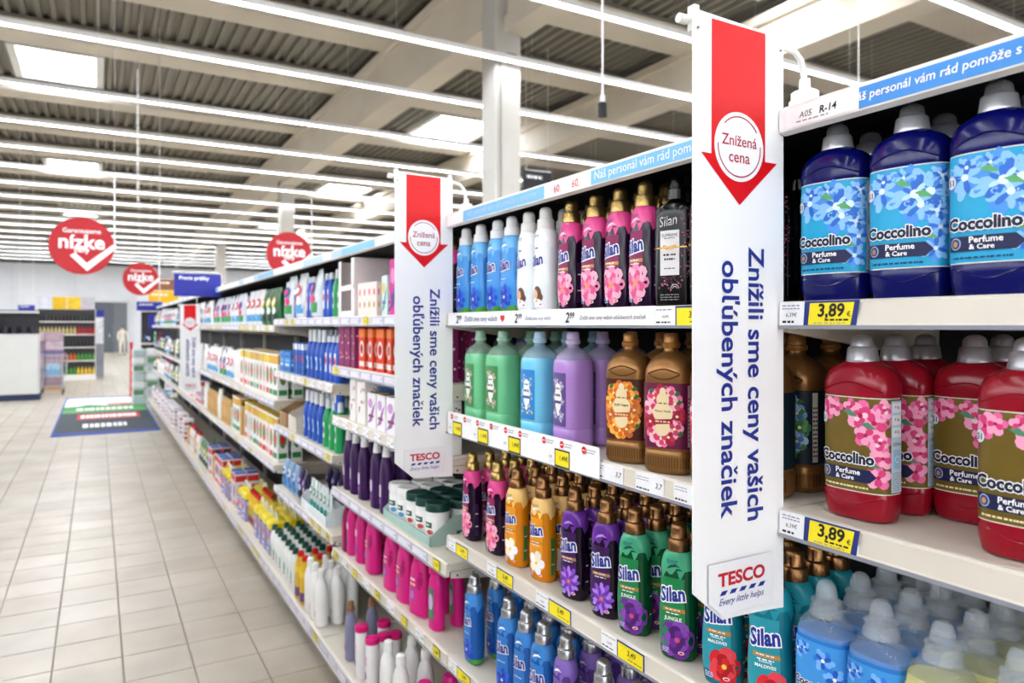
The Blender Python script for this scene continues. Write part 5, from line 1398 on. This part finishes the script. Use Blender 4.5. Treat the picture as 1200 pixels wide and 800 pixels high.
MB().tube([(-.27, .44, 1.02), (.27, .44, 1.02)], .018, plastic('#2a4aa0'), 8).build('handle_bar', root)
for sx_, sy_ in ((-.22, -.36), (.22, -.36), (-.22, .36), (.22, .36)):
    wmb = MB(); n = 16
    wmb.rings([[(xx, .07*math.cos(2*PI*i/n), .072+.07*math.sin(2*PI*i/n)) for i in range(n)] for xx in (-.015, .015)], mat('#2c2c30', .6), False)
    wmb.box(-.02, .02, -.01, .01, .09, .24, st); o = wmb.build('wheel', root); o.location = (sx_, sy_, 0)
tag(root, 'steel shopping trolley in front of the left display rack', 'trolley')
for q in range(3):
    m = MB(); pm = mat('#a8cfe6', .2, 0, .05, 10, .4)
    for i in range(3):
        for j in range(2): m.lathe(-.09+i*.09, -.045+j*.09, [(0, .04), (.2, .043), (.26, .02), (.29, .018)], pm, 10)
    m.box(-.138, .138, -.09, .09, .02, .16, mat('#7fb4dc', .2, 0, .05, 8, .3))
    o = m.build('water_pack', None, (x-.02 if q == 1 else x+.02, y-.24+q*.24, .461)); tag(o, 'pack of clear blue water bottles, %s from the front, in the shopping trolley' % ORD[q], 'water pack', 'water packs in the trolley')
root = empty('wrapped_pallet', (-1.18, 22.6, 0))
MB().box(-.42, .42, -.3, .3, 0, .12, mat('#a8865c', .7, 0, .1, 6)).build('pallet', root)
for k in range(6):
    for q in range(2):
        MB().bbox(-.40+q*.40, -.01+q*.40, -.28, .28, .121+k*.235, .121+k*.235+.23, mat(['#a08894', '#8c7684', '#b4a0aa'][(k+q) % 3], .35, 0, .15, 8, .4), .02).build('carton', root)
tag(root, 'stack of film wrapped cartons on a pallet before the left rack', 'pallet')

# far end of the aisle: red post, stacked packs, end display
o = MB().lathe(0, 0, [(0, .07), (.03, .07), (.04, .035), (.45, .035), (.47, .05), (.5, .035), (.9, .035), (.92, .05), (.95, .035), (1.25, .035), (1.27, .05), (1.3, .02)], plastic('#c81c26'), 14).build('red_post', None, (.70, 19.3, 0)); tag(o, 'slim red post at the far end of the aisle', 'post')
root = empty('end_display', (1.28, 18.05, 0)); 
MB().box(-.42, .42, -.25, .25, 0, .14, painted('#c8c8c4')).build('base', root); MB().box(-.42, .42, .2, .25, .14, 2.0, mat('#3a3a3e', .6)).build('back_panel', root)
for z in (.75, 1.3): MB().box(-.42, .42, -.2, .2, z-.03, z, shelf_m).build('shelf', root)
MB().bbox(-.30, .05, -.27, -.24, 1.62, 1.95, bm_, .01).build('header_card', root); MB().box(-.42, .42, -.2, .25, 2.0, 2.03, shelf_m).build('canopy', root)
tag(root, 'small end display at the far end of the shelving with blue card', 'display')
ki = [('bag_green', .15, -.3), ('bag_green', .15, -.1), ('bag_white', .15, .12), ('bag_white', .755, -.3), ('bag_mix', .755, -.1), ('maroon', .755, .06), ('maroon', .755, .15), ('bag_navy', 1.305, -.3), ('greenspray', 1.305, -.15), ('maroon', 1.305, -.05), ('bag_navy', 1.305, .1)]
EDN = {.15: 'lower', .755: 'middle', 1.305: 'upper'}
cnt = defaultdict(int)
for kd, z, dx in ki:
    P = PROD[kd]
    if not P[3]: continue
    cnt[z] += 1
    o = copy_tree(P[0]); o.location = (1.28+dx, 18.0, z+.001); o.rotation_euler = (0, 0, R(90))
    tag(o, '%s, %s from left, %s shelf of far end display' % (P[1].replace(' with pink and blue print', ''), ORD[cnt[z]-1], EDN[z]), P[2], 'goods on the end display')
for k in range(7):
    for q in range(2):
        o = MB().bbox(-.13, .13, -.12, .12, 0, .17, mat('#d8dcdc' if (k+q) % 3 else '#c4ccc8', .25, 0, .12, 12, .3), .03).box(-.10, .10, -.122, -.119, .03, .14, ink(['#b4c4cc', '#e8ecec', '#5a8a6a'][(k*2+q) % 3])).build('bottle_pack', None, (.77+q*.265-.0, 17.45, .002+k*.172)); tag(o, 'pale shrink wrapped pack, %s from floor, %s stack before the end display' % (ORD[k], 'left' if q == 0 else 'right'), 'pack', 'shrink wrapped packs by the end display')

# person in pale clothes walking far away
def skin(name, chain, mtl, parent=None, sub=1):
    vs, es, rs = [], [], []
    for ch in chain:
        base = None
        for p in ch:
            if isinstance(p, int): base = p; continue
            vs.append(p[:3]); rs.append(p[3])
            if base is not None: es.append((base, len(vs)-1))
            base = len(vs)-1
    me = bpy.data.meshes.new(name); me.from_pydata(vs, es, []); o = bpy.data.objects.new(name, me); COL.objects.link(o)
    md = o.modifiers.new('s', 'SKIN'); 
    if not me.skin_vertices: 
        bm = bmesh.new(); bm.from_mesh(me); bm.verts.layers.skin.verify(); bm.to_mesh(me); bm.free()
    for i, q in enumerate(me.skin_vertices[0].data): q.radius = (rs[i], rs[i]); q.use_root = (i == 0)
    md.use_smooth_shade = True
    s2 = o.modifiers.new('u', 'SUBSURF'); s2.levels = s2.render_levels = sub
    me2 = bpy.data.meshes.new_from_object(o.evaluated_get(bpy.context.evaluated_depsgraph_get()))
    bpy.data.objects.remove(o)
    me2.materials.clear(); me2.materials.append(mtl)
    for p in me2.polygons: p.material_index = 0
    o = bpy.data.objects.new(name, me2); COL.objects.link(o)
    if parent: o.parent = parent
    return o
px_, py_, _ = at(143.5, 416.5, z=0)
root = empty('person', (px_, py_, 0)); root.scale = (.92, .92, .92)
cl = mat('#cfc9bd', .8, 0, .06, 5)
skin('body', [[(0, 0, .98, .15), (0, 0, 1.15, .14), (0, -.01, 1.34, .17), (0, 0, 1.48, .10), (0, 0, 1.55, .055), (0, -.02, 1.66, .095), (0, -.02, 1.72, .085)],
              [0, (-.1, .0, .86, .10), (-.11, -.06, .5, .07), (-.11, .06, .1, .05), (-.11, -.06, .045, .045)], [0, (.1, .02, .86, .10), (.11, .12, .5, .07), (.11, .28, .12, .05), (.11, .20, .05, .045)],
              [3, (-.2, 0, 1.43, .065), (-.25, -.04, 1.16, .05), (-.22, -.2, .98, .038), (-.22, -.25, .93, .035)], [3, (.2, 0, 1.43, .065), (.26, .03, 1.16, .05), (.25, -.08, .95, .038), (.25, -.1, .88, .035)]], cl, root)
hd = MB(); hd.lathe(0, -.02, [(1.66, .088), (1.70, .104), (1.76, .10), (1.80, .07), (1.815, .01)], mat('#4a3a2e', .7), 14); hd.build('hair', root)
fc_ = MB(); fc_.ell(0, 1.65, .07, .09, ink('#c89a80'), side(-.115), .0, 16); fc_.build('face', root)
for sx_ in (-.11, .11): MB().bbox(sx_-.045, sx_+.045, (-.16 if sx_ < 0 else .10), (.09 if sx_ < 0 else .34), .0, .07, mat('#2c2c30', .5), .02).build('shoe', root)
tag(root, 'person in pale jacket and trousers walking near the grey gate', 'person')
